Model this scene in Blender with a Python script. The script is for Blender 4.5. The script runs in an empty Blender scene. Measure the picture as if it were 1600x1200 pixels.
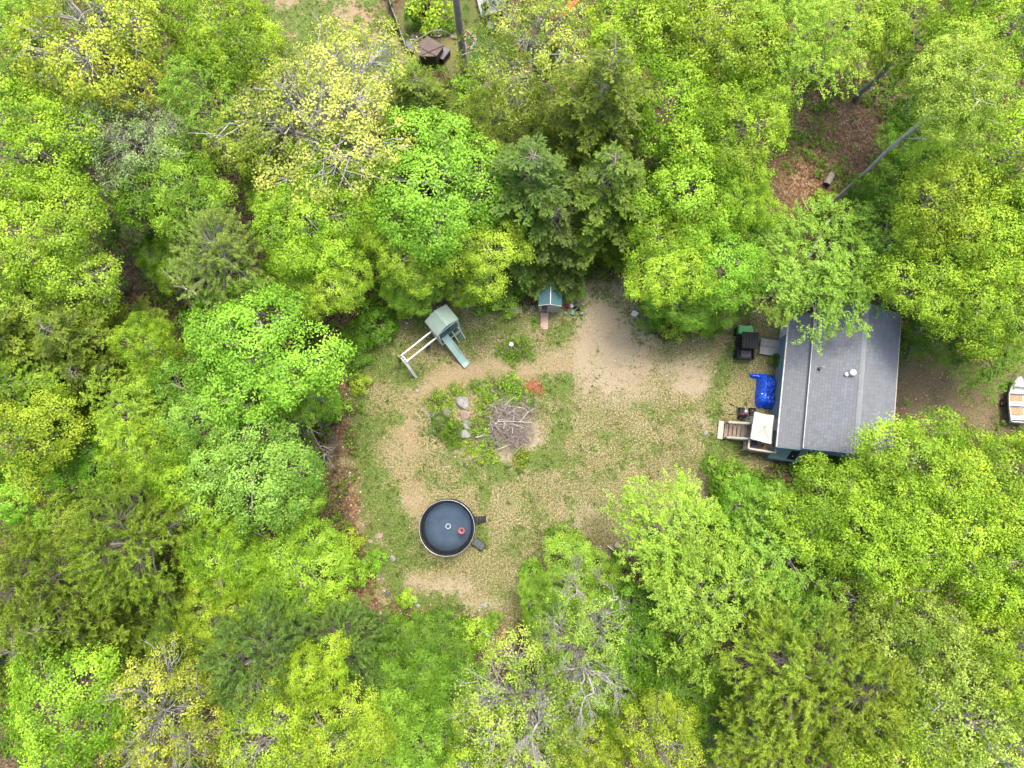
import bpy, math, random
import numpy as np
from mathutils import Vector, Matrix

# ------------------------------------------------------------------ camera, sky, sun, exposure
sc = bpy.context.scene
COL = sc.collection
CAM_H, CAM_F, CAM_T = 55.0, 1111.0, math.radians(9.7)
cam_d = bpy.data.cameras.new("camera")
cam_d.sensor_width = 36.0
cam_d.lens = 36.0 * CAM_F / 1600.0
cam_d.clip_start = 0.5
cam_d.clip_end = 3000
cam = bpy.data.objects.new("camera", cam_d)
COL.objects.link(cam)
cam.location = (0, 0, CAM_H)
cam.rotation_euler = (CAM_T, 0, 0)
sc.camera = cam

SUN_EL, SUN_AZ = math.radians(72), math.radians(25)      # azimuth from image-up (+Y), clockwise
world = bpy.data.worlds.new("World")
sc.world = world
world.use_nodes = True
wn = world.node_tree
wn.nodes.clear()
sky = wn.nodes.new("ShaderNodeTexSky")
sky.sky_type = 'NISHITA'
sky.sun_disc = False
sky.sun_elevation = SUN_EL
sky.sun_rotation = SUN_AZ
sky.air_density = 1.0
sky.dust_density = 4.0
sky.ozone_density = 0.6
bg = wn.nodes.new("ShaderNodeBackground")
bg.inputs[1].default_value = 0.15
wo = wn.nodes.new("ShaderNodeOutputWorld")
wn.links.new(sky.outputs[0], bg.inputs[0])
wn.links.new(bg.outputs[0], wo.inputs[0])

sun_d = bpy.data.lights.new("sun", 'SUN')
sun_d.energy = 1.5
sun_d.angle = math.radians(20)
sun_d.color = (1.0, 0.93, 0.8)
sun = bpy.data.objects.new("sun", sun_d)
COL.objects.link(sun)
sdir = Vector((math.sin(SUN_AZ) * math.cos(SUN_EL), math.cos(SUN_AZ) * math.cos(SUN_EL), math.sin(SUN_EL)))
sun.rotation_euler = sdir.to_track_quat('Z', 'Y').to_euler()
sun.location = sdir * 120

sc.view_settings.view_transform = 'Standard'
sc.view_settings.look = 'None'
sc.view_settings.gamma = 1.0
sc.view_settings.use_curve_mapping = False
sc.view_settings.exposure = 1.86
sc.render.engine = 'CYCLES'
sc.cycles.max_bounces = 5
sc.cycles.diffuse_bounces = 3
sc.cycles.transmission_bounces = 3
sc.cycles.transparent_max_bounces = 8
sc.cycles.use_denoising = True
sc.cycles.use_adaptive_sampling = True
sc.cycles.adaptive_threshold = 0.04
sc.cycles.caustics_reflective = False
sc.cycles.caustics_refractive = False

R = math.radians
rng = np.random.default_rng(7)
random.seed(7)


def P(px, py, z=0.0):
    """photo pixel -> world x, y on the level z (used once, to read real positions off the photograph)"""
    u = (px - 800) / CAM_F
    v = -(py - 600) / CAM_F
    dx, dy, dz = u, v * math.cos(CAM_T) + math.sin(CAM_T), v * math.sin(CAM_T) - math.cos(CAM_T)
    s = (z - CAM_H) / dz
    return dx * s, dy * s


def PA(pts, z=0.0):
    return np.array([P(a, b, z) for a, b in pts])


def ppm(px, py, z):
    """pixels per metre there"""
    x, y = P(px, py, z)
    d = y * math.sin(CAM_T) + (CAM_H - z) * math.cos(CAM_T)
    return CAM_F / d


# ------------------------------------------------------------------ terrain height
ISL = P(752, 655)


def vnoise(x, y, s, seed):
    """smooth value noise, numpy"""
    x = np.asarray(x, float) / s
    y = np.asarray(y, float) / s
    xi, yi = np.floor(x).astype(np.int64), np.floor(y).astype(np.int64)
    xf, yf = x - xi, y - yi
    xf = xf * xf * (3 - 2 * xf)
    yf = yf * yf * (3 - 2 * yf)

    def h(a, b):
        n = (a * 374761393 + b * 668265263 + seed * 2147483647) & 0x7fffffff
        n = ((n ^ (n >> 13)) * 1274126177) & 0x7fffffff
        n = n ^ (n >> 16)
        return (n & 0xffff) / 65535.0
    return (h(xi, yi) * (1 - xf) + h(xi + 1, yi) * xf) * (1 - yf) + (h(xi, yi + 1) * (1 - xf) + h(xi + 1, yi + 1) * xf) * yf


LAWN = PA([(535, 600), (560, 540), (620, 515), (672, 478), (735, 470), (835, 484), (895, 462), (912, 436), (950, 432), (1002, 462),
           (1012, 512), (1060, 530), (1115, 515), (1140, 478), (1200, 462), (1265, 470), (1270, 690), (1175, 735), (1120, 770), (1080, 812), (1000, 858),
           (955, 868), (905, 880), (852, 905), (822, 950), (800, 990), (735, 968), (690, 972), (632, 958), (600, 945), (590, 900),
           (560, 850), (556, 770), (548, 690)])


def poly_sd(x, y, poly):
    """signed distance, negative inside"""
    x = np.asarray(x, float)
    y = np.asarray(y, float)
    d = np.full(x.shape, 1e9)
    inside = np.zeros(x.shape, bool)
    n = len(poly)
    for i in range(n):
        ax, ay = poly[i]
        bx, by = poly[(i + 1) % n]
        ex, ey = bx - ax, by - ay
        t = np.clip(((x - ax) * ex + (y - ay) * ey) / (ex * ex + ey * ey), 0, 1)
        d = np.minimum(d, np.hypot(x - ax - t * ex, y - ay - t * ey))
        c = ((ay > y) != (by > y)) & (x < (bx - ax) * (y - ay) / (by - ay + 1e-12) + ax)
        inside ^= c
    return np.where(inside, -d, d)


def gh(x, y):
    x = np.asarray(x, float)
    y = np.asarray(y, float)
    m = 0.5 * np.exp(-(((x - ISL[0]) / 3.2) ** 2 + ((y - ISL[1]) / 2.2) ** 2) ** 1.5)
    sd = poly_sd(x, y, LAWN)
    wild = np.clip((sd - 0.3) / 4.0, 0, 1)
    wild = wild * np.clip((np.hypot(x - 23, y - 10) - 9) / 4.0, .06, 1)
    r = 0.08 * (vnoise(x, y, 2.3, 3) - .5) + wild * (0.9 * (vnoise(x, y, 9, 5) - .5) + 0.35 * (vnoise(x, y, 3, 6) - .5))
    return m + r * np.where(sd < 0, 0.6, 1)


def g1(x, y):
    return float(gh(np.array([x]), np.array([y]))[0])


# ------------------------------------------------------------------ node helpers and materials
MATS = {}


def newmat(name):
    m = bpy.data.materials.new(name)
    m.use_nodes = True
    nt = m.node_tree
    nt.nodes.clear()
    out = nt.nodes.new("ShaderNodeOutputMaterial")
    MATS[name] = m
    return m, nt, out


def nd(nt, t, **kw):
    n = nt.nodes.new(t)
    for k, v in kw.items():
        if isinstance(k, str) and hasattr(n, k):
            setattr(n, k, v)
    return n


def noise(nt, vec, scale, detail=3, rough=0.55):
    n = nt.nodes.new("ShaderNodeTexNoise")
    n.inputs["Scale"].default_value = scale
    n.inputs["Detail"].default_value = detail
    n.inputs["Roughness"].default_value = rough
    if vec:
        nt.links.new(vec, n.inputs["Vector"])
    return n.outputs[0]


def ramp(nt, fac, stops):
    r = nt.nodes.new("ShaderNodeValToRGB")
    e = r.color_ramp.elements
    while len(e) < len(stops):
        e.new(0.5)
    for i, (p, c) in enumerate(stops):
        e[i].position = p
        e[i].color = (c, c, c, 1) if not isinstance(c, tuple) else (*c, 1)
    nt.links.new(fac, r.inputs[0])
    return r.outputs[0]


def mix(nt, fac, a, b, mode='MIX'):
    m = nt.nodes.new("ShaderNodeMix")
    m.data_type = 'RGBA'
    m.blend_type = mode
    for sock, v in ((m.inputs[0], fac), (m.inputs[6], a), (m.inputs[7], b)):
        if isinstance(v, (int, float)):
            sock.default_value = v
        elif isinstance(v, tuple):
            sock.default_value = (*v, 1)
        else:
            nt.links.new(v, sock)
    return m.outputs[2]


def mth(nt, op, a, b=None):
    m = nt.nodes.new("ShaderNodeMath")
    m.operation = op
    for sock, v in ((m.inputs[0], a), (m.inputs[1], b)):
        if v is None:
            continue
        if isinstance(v, (int, float)):
            sock.default_value = v
        else:
            nt.links.new(v, sock)
    return m.outputs[0]


def attr(nt, name):
    a = nt.nodes.new("ShaderNodeAttribute")
    a.attribute_name = name
    return a.outputs["Fac"]


def simple(name, col, rough=0.6, metal=0.0, var=0.12, scale=6.0, bump=0.0, spec=0.18, bscale=30.0):
    """plain surface with a little colour variation, wear and optional fine relief"""
    if max(col) > .1 and name not in ("blue_tarp", "lime_paint", "blue_grey_siding", "teal_trim"):
        col = tuple(.66 * c for c in col)
    m, nt, out = newmat(name)
    tc = nd(nt, "ShaderNodeTexCoord").outputs["Object"]
    n1 = noise(nt, tc, scale, 5, 0.65)
    f = ramp(nt, n1, [(0.3, 0.0), (0.7, 1.0)])
    c = mix(nt, f, tuple(x * (1 - var) for x in col), tuple(min(1, x * (1 + var)) for x in col))
    b = nd(nt, "ShaderNodeBsdfPrincipled")
    nt.links.new(c, b.inputs["Base Color"])
    b.inputs["Roughness"].default_value = rough
    b.inputs["Metallic"].default_value = metal
    b.inputs["Specular IOR Level"].default_value = spec
    if bump > 0:
        bp = nd(nt, "ShaderNodeBump")
        bp.inputs["Strength"].default_value = bump
        bp.inputs["Distance"].default_value = 0.02
        nt.links.new(noise(nt, tc, bscale, 4), bp.inputs["Height"])
        nt.links.new(bp.outputs[0], b.inputs["Normal"])
    nt.links.new(b.outputs[0], out.inputs[0])
    return m


def leafmat(name, trans=0.4, hue=(1.18, 1.05, 2.4), dark=0.46, light=1.38):
    """object colour x tone stored leaf by leaf; light passes through the blade"""
    m, nt, out = newmat(name)
    oi = nd(nt, "ShaderNodeObjectInfo")
    t = attr(nt, "tone")
    base = oi.outputs["Color"]
    lo = mix(nt, 1.0, base, (dark * 0.8, dark, dark * 0.8), 'MULTIPLY')
    hi = mix(nt, 1.0, base, tuple(light * h for h in hue), 'MULTIPLY')
    c = mix(nt, t, lo, hi)
    d = nd(nt, "ShaderNodeBsdfDiffuse")
    tr = nd(nt, "ShaderNodeBsdfTranslucent")
    nt.links.new(c, d.inputs[0])
    c2 = mix(nt, 1.0, c, (1.25, 1.15, 0.5), 'MULTIPLY')
    nt.links.new(c2, tr.inputs[0])
    mx = nd(nt, "ShaderNodeMixShader")
    mx.inputs[0].default_value = trans
    nt.links.new(d.outputs[0], mx.inputs[1])
    nt.links.new(tr.outputs[0], mx.inputs[2])
    gl = nd(nt, "ShaderNodeBsdfGlossy")
    gl.inputs["Roughness"].default_value = 0.45
    gl.inputs[0].default_value = (1, 1, 1, 1)
    m2 = nd(nt, "ShaderNodeMixShader")
    m2.inputs[0].default_value = 0.01
    nt.links.new(mx.outputs[0], m2.inputs[1])
    nt.links.new(gl.outputs[0], m2.inputs[2])
    nt.links.new(m2.outputs[0], out.inputs[0])
    return m


def barkmat():
    m, nt, out = newmat("bark")
    oi = nd(nt, "ShaderNodeObjectInfo")
    tc = nd(nt, "ShaderNodeTexCoord").outputs["Object"]
    n = noise(nt, tc, 7, 6, 0.7)
    c = mix(nt, ramp(nt, n, [(0.35, 0.0), (0.65, 1.0)]), mix(nt, 1.0, oi.outputs["Color"], (0.55, 0.5, 0.46), 'MULTIPLY'), oi.outputs["Color"])
    b = nd(nt, "ShaderNodeBsdfPrincipled")
    b.inputs["Roughness"].default_value = 0.9
    b.inputs["Specular IOR Level"].default_value = 0.2
    nt.links.new(c, b.inputs["Base Color"])
    bp = nd(nt, "ShaderNodeBump")
    bp.inputs["Strength"].default_value = 0.6
    bp.inputs["Distance"].default_value = 0.03
    nt.links.new(noise(nt, tc, 18, 4), bp.inputs["Height"])
    nt.links.new(bp.outputs[0], b.inputs["Normal"])
    nt.links.new(b.outputs[0], out.inputs[0])
    return m


LEAF = leafmat("leaf", 0.36)
NEEDLE = leafmat("needle", 0.25, hue=(1.12, 1.08, 0.9), dark=0.55, light=1.45)
HERB = leafmat("herb_leaf", 0.35, hue=(1.15, 1.05, 1.0))
BARK = barkmat()


# ------------------------------------------------------------------ object helpers
def link(o):
    COL.objects.link(o)
    return o


def tag(o, label=None, cat=None, group=None, kind=None):
    if label:
        o["label"] = label
    if cat:
        o["category"] = cat
    if group:
        o["group"] = group
    if kind:
        o["kind"] = kind
    return o


def thing(name, label, cat, loc=(0, 0, 0), rz=0.0, group=None):
    o = link(bpy.data.objects.new(name, None))
    o.empty_display_size = 0.3
    o.location = loc
    o.rotation_euler = (0, 0, rz)
    return tag(o, label, cat, group)


class MB:
    """collects shapes, builds one mesh object"""

    def __init__(self):
        self.v, self.f, self.t = [], [], []

    def add(self, vs, fs, tone=None):
        n = len(self.v)
        self.v += [tuple(map(float, p)) for p in vs]
        self.f += [tuple(i + n for i in f) for f in fs]
        self.t += [random.random() if tone is None else tone] * len(vs)
        return self

    def box(self, c, s, rz=0.0, rx=0.0, ry=0.0, tone=None, bevel=0.0, M=None):
        x, y, z = s[0] / 2, s[1] / 2, s[2] / 2
        if bevel > 0:
            b = min(bevel, x * .9, y * .9, z * .9)
            vs, ring = [], []
            for (zz, ins) in ((-z, b), (-z + b, 0), (z - b, 0), (z, b)):
                for (sx, sy) in ((-1, -1), (1, -1), (1, 1), (-1, 1)):
                    vs.append(Vector((sx * (x - ins), sy * (y - ins), zz)))
            fs = [(3, 2, 1, 0), (12, 13, 14, 15)]
            for k in range(3):
                for i in range(4):
                    j = (i + 1) % 4
                    fs.append((k * 4 + i, k * 4 + j, k * 4 + 4 + j, k * 4 + 4 + i))
        else:
            vs = [Vector((a, b, d)) for d in (-z, z) for (a, b) in ((-x, -y), (x, -y), (x, y), (-x, y))]
            fs = [(3, 2, 1, 0), (4, 5, 6, 7), (0, 1, 5, 4), (1, 2, 6, 5), (2, 3, 7, 6), (3, 0, 4, 7)]
        Mx = M if M is not None else (Matrix.Rotation(rz, 3, 'Z') @ Matrix.Rotation(ry, 3, 'Y') @ Matrix.Rotation(rx, 3, 'X'))
        return self.add([Mx @ p + Vector(c) for p in vs], fs, tone)

    def bar(self, p0, p1, w, h, tone=None):
        """rectangular beam between two points"""
        p0, p1 = Vector(p0), Vector(p1)
        d = p1 - p0
        L = d.length
        d.normalize()
        up = Vector((0, 0, 1)) if abs(d.z) < 0.95 else Vector((1, 0, 0))
        s = d.cross(up).normalized()
        u = s.cross(d)
        M = Matrix((s, d, u)).transposed()
        return self.box((p0 + p1) / 2, (w, L, h), M=M, tone=tone)

    def tube(self, pts, rad, n=6, cap=True, tone=None):
        pts = [Vector(p) for p in pts]
        if not hasattr(rad, '__len__'):
            rad = [rad] * len(pts)
        vs, fs = [], []
        ref = Vector((0.31, 0.17, 0.93))
        for i, p in enumerate(pts):
            d = (pts[min(i + 1, len(pts) - 1)] - pts[max(i - 1, 0)])
            if d.length < 1e-9:
                d = Vector((0, 0, 1))
            d.normalize()
            a = d.cross(ref)
            if a.length < 1e-3:
                a = d.cross(Vector((1, 0, 0)))
            a.normalize()
            b = d.cross(a)
            for k in range(n):
                t = 2 * math.pi * k / n
                vs.append(p + (a * math.cos(t) + b * math.sin(t)) * rad[i])
        for i in range(len(pts) - 1):
            for k in range(n):
                j = (k + 1) % n
                fs.append((i * n + k, i * n + j, (i + 1) * n + j, (i + 1) * n + k))
        if cap:
            fs.append(tuple(range(n - 1, -1, -1)))
            fs.append(tuple((len(pts) - 1) * n + k for k in range(n)))
        return self.add(vs, fs, tone)

    def ring(self, c, r, rt, n=48, m=6, tone=None):
        vs, fs = [], []
        for i in range(n):
            a = 2 * math.pi * i / n
            for k in range(m):
                b = 2 * math.pi * k / m
                rr = r + rt * math.cos(b)
                vs.append((c[0] + rr * math.cos(a), c[1] + rr * math.sin(a), c[2] + rt * math.sin(b)))
        for i in range(n):
            for k in range(m):
                i2, k2 = (i + 1) % n, (k + 1) % m
                fs.append((i * m + k, i2 * m + k, i2 * m + k2, i * m + k2))
        return self.add(vs, fs, tone)

    def lathe(self, c, prof, n=24, tone=None, cap=True):
        vs, fs = [], []
        for (r, z) in prof:
            for k in range(n):
                a = 2 * math.pi * k / n
                vs.append((c[0] + r * math.cos(a), c[1] + r * math.sin(a), c[2] + z))
        for i in range(len(prof) - 1):
            for k in range(n):
                j = (k + 1) % n
                fs.append((i * n + k, i * n + j, (i + 1) * n + j, (i + 1) * n + k))
        if cap and prof[0][0] > 1e-6:
            fs.append(tuple(range(n - 1, -1, -1)))
        if cap and prof[-1][0] > 1e-6:
            fs.append(tuple((len(prof) - 1) * n + k for k in range(n)))
        return self.add(vs, fs, tone)

    def prism(self, poly, z0, z1, tone=None):
        n = len(poly)
        vs = [(x, y, z0) for x, y in poly] + [(x, y, z1) for x, y in poly]
        fs = [tuple(range(n - 1, -1, -1)), tuple(range(n, 2 * n))]
        fs += [(i, (i + 1) % n, n + (i + 1) % n, n + i) for i in range(n)]
        return self.add(vs, fs, tone)

    def slab(self, q, th, tone=None):
        """quad (counter-clockwise seen from its top) given thickness below"""
        q = [Vector(p) for p in q]
        nrm = (q[1] - q[0]).cross(q[-1] - q[0]).normalized()
        n = len(q)
        vs = q + [p - nrm * th for p in q]
        fs = [tuple(range(n)), tuple(range(2 * n - 1, n - 1, -1))]
        fs += [(i, n + i, n + (i + 1) % n, (i + 1) % n) for i in range(n)]
        return self.add(vs, fs, tone)

    def build(self, name, mat, parent=None, smooth=False, tone=False):
        me = bpy.data.meshes.new(name)
        me.from_pydata(self.v, [], self.f)
        if smooth:
            me.polygons.foreach_set("use_smooth", np.ones(len(me.polygons), bool))
        if tone:
            a = me.attributes.new("tone", 'FLOAT', 'POINT')
            a.data.foreach_set("value", np.array(self.t, np.float32))
        me.materials.append(mat)
        o = link(bpy.data.objects.new(name, me))
        if parent is not None:
            o.parent = parent
        return o


def np_quads(name, V, tone, mat, tri=False):
    """V: (N,4,3) or (N,3,3) loose blades -> mesh"""
    N, k = V.shape[0], V.shape[1]
    me = bpy.data.meshes.new(name)
    me.vertices.add(N * k)
    me.vertices.foreach_set("co", V.reshape(-1).astype(np.float32))
    me.loops.add(N * k)
    me.loops.foreach_set("vertex_index", np.arange(N * k, dtype=np.int32))
    me.polygons.add(N)
    me.polygons.foreach_set("loop_start", np.arange(0, N * k, k, dtype=np.int32))
    me.update(calc_edges=True)
    a = me.attributes.new("tone", 'FLOAT', 'POINT')
    a.data.foreach_set("value", np.repeat(np.clip(tone, 0, 1), k).astype(np.float32))
    me.materials.append(mat)
    return me


def unit(a):
    return a / np.maximum(np.linalg.norm(a, axis=1, keepdims=True), 1e-9)


def blades(c, nrm, d, L, W):
    """rhombic blades: centre, normal, direction, length, width"""
    nrm = unit(nrm)
    d = unit(d - nrm * np.sum(d * nrm, axis=1, keepdims=True))
    s = np.cross(nrm, d)
    L = np.asarray(L).reshape(-1, 1)
    W = np.asarray(W).reshape(-1, 1)
    return np.stack([c - d * L * .5, c + s * W * .5 + d * L * .08, c + d * L * .5, c - s * W * .5 + d * L * .08], axis=1)


def sph(r, n, zmin=-1.0):
    z = r.uniform(zmin, 1, n)
    a = r.uniform(0, 2 * math.pi, n)
    q = np.sqrt(1 - z * z)
    return np.stack([q * np.cos(a), q * np.sin(a), z], 1)


# ------------------------------------------------------------------ tree prototypes (crown mesh + trunk mesh, real size, shared by copies)
def bend(p0, p1, r, up=0.15, n=4, wob=0.12):
    p0, p1 = np.array(p0, float), np.array(p1, float)
    L = np.linalg.norm(p1 - p0)
    pts = []
    for i in range(n + 1):
        t = i / n
        p = p0 * (1 - t) + p1 * t
        p = p + np.array([0, 0, up * L * math.sin(math.pi * t) * (0.6)])
        if 0 < i < n:
            p = p + r.normal(0, wob * L / n, 3)
        pts.append(p)
    return pts


def lobes_of(r, K, Rr, ch, zc, lr):
    L = []
    for i in range(K):
        az = i * 2.39996 + r.uniform(-.4, .4)
        el = math.asin(min(1, max(-0.25, -0.22 + 1.18 * (i + .5) / K + r.uniform(-.08, .08))))
        q = r.uniform(.46, .86)
        c = np.array([math.cos(az) * math.cos(el) * Rr * q, math.sin(az) * math.cos(el) * Rr * q, zc + math.sin(el) * ch * q])
        L.append((c, Rr * lr * r.uniform(.62, 1.28)))
    L.append((np.array([r.normal(0, .1 * Rr), r.normal(0, .1 * Rr), zc + ch * .5]), Rr * lr * 1.15))
    return L


def proto_broad(seed, K=11, ntuft=230, nleaf=55, leaf=0.2, tr=0.36, Rr=4.0, ch=2.8, zc=9.0, lr=.4, branchy=0, droop=0.0, flat=.5, bare=0.0):
    r = np.random.default_rng(seed)
    L = lobes_of(r, K, Rr, ch, zc, lr)
    tp, tn, tl = [], [], []
    for li, (c, rad) in enumerate(L):
        n = int(ntuft / K * 1.9)
        d = sph(r, n, -.55)
        p = c + d * rad * r.uniform(.62, 1.06, (n, 1)) * np.array([1, 1, ch / Rr])
        keep = np.ones(n, bool)
        for lj, (c2, rad2) in enumerate(L):
            if lj != li:
                keep &= np.linalg.norm((p - c2) / np.array([1, 1, ch / Rr]), axis=1) > rad2 * .72
        out = unit((p - np.array([0, 0, zc - ch * .5])))
        keep &= (d * out).sum(1) > -.25
        p, d, out = p[keep], d[keep], out[keep]
        tp.append(p)
        tn.append(unit(d * .5 + out * .35 + np.array([0, 0, .55])))
        tl += [li] * len(p)
    tp, tn, tl = np.concatenate(tp), np.concatenate(tn), np.array(tl)
    # thin out overlapping tufts
    order = r.permutation(len(tp))
    chosen = []
    for i in order:
        if len(chosen) >= ntuft:
            break
        if all(np.sum((tp[i] - tp[j]) ** 2) > (tr * 1.12) ** 2 for j in chosen):
            chosen.append(i)
    tp, tn, tl = tp[chosen], tn[chosen], tl[chosen]
    N = len(tp)
    # leaves as rosettes round each tuft
    cnt = np.maximum(6, (nleaf * r.uniform(.6, 1.3, N))).astype(int)
    idx = np.repeat(np.arange(N), cnt)
    M = len(idx)
    q = r.normal(0, 1, (M, 3))
    size = tr * r.uniform(.75, 1.3, N)[idx][:, None]
    nn = tn[idx]
    off = q * size * .58
    ax = (off * nn).sum(1, keepdims=True)
    off = off - nn * ax * (1 - flat)
    rad2 = np.linalg.norm(off, axis=1, keepdims=True)
    off = off - np.array([0, 0, 1]) * (rad2 ** 2) * (.35 + droop)
    c = tp[idx] + off
    nrm = nn * .9 + unit(off) * .35 + r.normal(0, .42, (M, 3))
    d = unit(off) + r.normal(0, .45, (M, 3)) + np.array([0, 0, -.25 - droop])
    Ls = leaf * r.uniform(.65, 1.3, M)
    V = blades(c, nrm, d, Ls, Ls * r.uniform(.55, .85, M))
    lobetone = r.uniform(-.3, .3, K + 1)
    tone = .46 + r.normal(0, .12, M) + r.normal(0, .19, N)[idx] + lobetone[tl[idx]]
    crown = np_quads("crown", V, tone, LEAF)
    # trunk, limbs, twigs
    mb = MB()
    top = zc + ch * .45
    tk = bend((0, 0, -.4), (r.normal(0, .35), r.normal(0, .35), top), r, 0, 6, .05)
    mb.tube(tk, [.26 - .2 * (i / 6) for i in range(7)], 7)
    tkA = np.array(tk)
    for li, (cc, rad) in enumerate(L):
        z0 = np.clip(cc[2] - r.uniform(1.5, 3.2), zc - ch * 1.15, top)
        j = np.argmin(abs(tkA[:, 2] - z0))
        pts = bend(tkA[j], cc, r, .12)
        mb.tube(pts, [.11, .095, .08, .065, .045], 5, cap=False)
        mine = np.where(tl == li)[0]
        for m_ in mine[: (len(mine) if branchy else max(6, len(mine) // 2))]:
            if r.random() < .75 or branchy:
                st = np.array(pts[r.integers(2, 5)])
                w = .022 if branchy else .016
                mb.tube(bend(st, tp[m_] - tn[m_] * .05, r, .1, 3, .15), [w * 1.7, w * 1.3, w, w * .6], 3, cap=False)
        for _ in range(branchy):
            st = np.array(pts[r.integers(1, 5)])
            dd = unit((unit((cc - np.array([0, 0, zc - ch]))[None]) + r.normal(0, .38, (1, 3))))[0]
            e = st + dd * r.uniform(.6, 1.7) * rad
            pp = bend(st, e, r, .06, 4, .3)
            mb.tube(pp, [.045, .036, .028, .02, .01], 4, cap=False)
            for __ in range(3):
                s2 = np.array(pp[r.integers(1, 4)])
                e2 = s2 + (dd + r.normal(0, .5, 3)) * r.uniform(.3, .8)
                mb.tube(bend(s2, e2, r, .05, 2, .12), [.018, .014, .007], 3, cap=False)
    return crown, mb


def proto_feather(seed, Rr=4.0, ch=2.9, zc=8.0, K=14, nspray=520, leaf=.12, hang=.9):
    r = np.random.default_rng(seed)
    L = lobes_of(r, K, Rr, ch, zc, .42)
    Vs, ts = [], []
    mb = MB()
    top = zc + ch * .5
    tk = bend((0, 0, -.4), (r.normal(0, .4), r.normal(0, .4), top), r, 0, 6, .05)
    mb.tube(tk, [.24 - .19 * (i / 6) for i in range(7)], 7)
    tkA = np.array(tk)
    for li, (cc, rad) in enumerate(L):
        j = np.argmin(abs(tkA[:, 2] - (cc[2] - 2)))
        mb.tube(bend(tkA[j], cc, r, .12), [.1, .085, .07, .055, .04], 5, cap=False)
        n = nspray // K
        d = sph(r, n, -.3)
        ltone = r.uniform(-.12, .12)
        for k in range(n):
            p = cc + d[k] * rad * r.uniform(.45, 1.0) * np.array([1, 1, ch / Rr])
            out = unit((p - np.array([0, 0, zc - ch * .8]))[None])[0]
            hd = unit((out * np.array([1, 1, .25]) + r.normal(0, .4, 3))[None])[0]
            ln = r.uniform(.6, 1.15)
            m = 40
            t = np.sort(r.uniform(0, 1, m))
            cen = p + hd * (t * ln)[:, None] + np.array([0, 0, -1]) * ((t ** 1.8) * ln * hang * .6)[:, None]
            side = unit(np.cross(hd, np.array([0, 0, 1.]))[None])[0]
            sg = r.choice([-1, 1], m)[:, None]
            wid = (.16 * (1.15 - t))[:, None]
            c = cen + side * sg * wid * r.uniform(.3, 1.2, (m, 1)) + r.normal(0, .035, (m, 3))
            dd = side * sg + hd * .9 + np.array([0, 0, -.35])
            nrm = np.array([0, 0, 1.]) * .9 + hd * .2 + r.normal(0, .38, (m, 3))
            Ls = leaf * r.uniform(.75, 1.35, m)
            Vs.append(blades(c, nrm, dd, Ls, Ls * .55))
            ts.append(.47 + r.normal(0, .15, m) + r.normal(0, .1) + ltone)
    crown = np_quads("crown", np.concatenate(Vs), np.concatenate(ts), LEAF)
    return crown, mb


def proto_hemlock(seed, Rr=3.4, h=17.0, z0=1.6, nwh=21, per=7, blade=(.19, .07), droop=.28, power=.7, nb=28, tuftiness=1.9):
    """whorls of drooping boughs carrying flat feathered sprays"""
    r = np.random.default_rng(seed)
    mb = MB()
    tk = bend((0, 0, -.4), (r.normal(0, .25), r.normal(0, .25), h), r, 0, 8, .02)
    mb.tube(tk, [.27 * (1 - .97 * (i / 8) ** .7) for i in range(9)], 7)
    Vs, ts = [], []
    for w in range(nwh):
        f = (w + .3) / nwh
        z = z0 + (h - z0 - .15) * f
        Lb = Rr * (1 - f) ** power * (1.0 if f > .12 else .75) + .22
        k = max(3, int(per * (1 - .35 * f)))
        a0 = r.uniform(0, 6.28)
        tier = r.normal(0, .08)
        for b in range(k):
            if r.random() < .07:
                continue
            a = a0 + 2 * math.pi * (b + r.uniform(-.28, .28)) / k
            L = Lb * r.uniform(.68, 1.18)
            zz = z + r.uniform(-.25, .25)
            dh = np.array([math.cos(a), math.sin(a), 0.])
            rise = (.12 + .5 * f)
            path = lambda t: np.outer(t, dh) * L + np.outer(rise * L * t - (droop + rise * .75) * L * t ** 2.0, [0, 0, 1.]) + np.array([0, 0, zz])
            tt = np.array([0, .33, .66, 1.])
            mb.tube(path(tt), [.035 + .012 * L, .026 + .008 * L, .02, .008], 3, cap=False)
            side = np.array([-dh[1], dh[0], 0.])
            ns = max(4, int(nb * L / Rr))
            ft = (np.arange(ns) + r.uniform(.2, .8, ns)) / ns
            btone = r.normal(0, .1) + tier
            for s_i, t in enumerate(ft):
                if t < .16:
                    continue
                o = path(np.array([t]))[0]
                sg = 1 if s_i % 2 else -1
                sl = (.24 + .5 * L * (1 - t) ** .7 * .62) * r.uniform(.75, 1.25)
                sd = unit((side * sg * (1.05 - .5 * t) + dh * (.55 + .6 * t) + r.normal(0, .12, 3))[None])[0]
                m = max(7, int(26 * sl * tuftiness))
                u = np.sort(r.uniform(0.05, 1, m))
                cen = o + np.outer(u * sl, sd) + np.outer(-.22 * sl * u ** 2, [0, 0, 1.])
                sgn = r.choice([-1, 1], m)[:, None]
                s2 = np.cross(sd, [0, 0, 1.])
                dd = sd * .9 + s2 * sgn * .75 + r.normal(0, .22, (m, 3))
                nrm = np.array([0, 0, 1.]) + r.normal(0, .35, (m, 3))
                Ls = blade[0] * r.uniform(.7, 1.3, m)
                c = cen + unit(dd) * Ls[:, None] * .4 + r.normal(0, .025, (m, 3))
                Vs.append(blades(c, nrm, dd, Ls, blade[1] * r.uniform(.8, 1.3, m)))
                ts.append(.36 + .24 * (u > .72) + r.normal(0, .14, m) + btone)
    crown = np_quads("crown", np.concatenate(Vs), np.concatenate(ts), NEEDLE)
    return crown, mb


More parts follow.
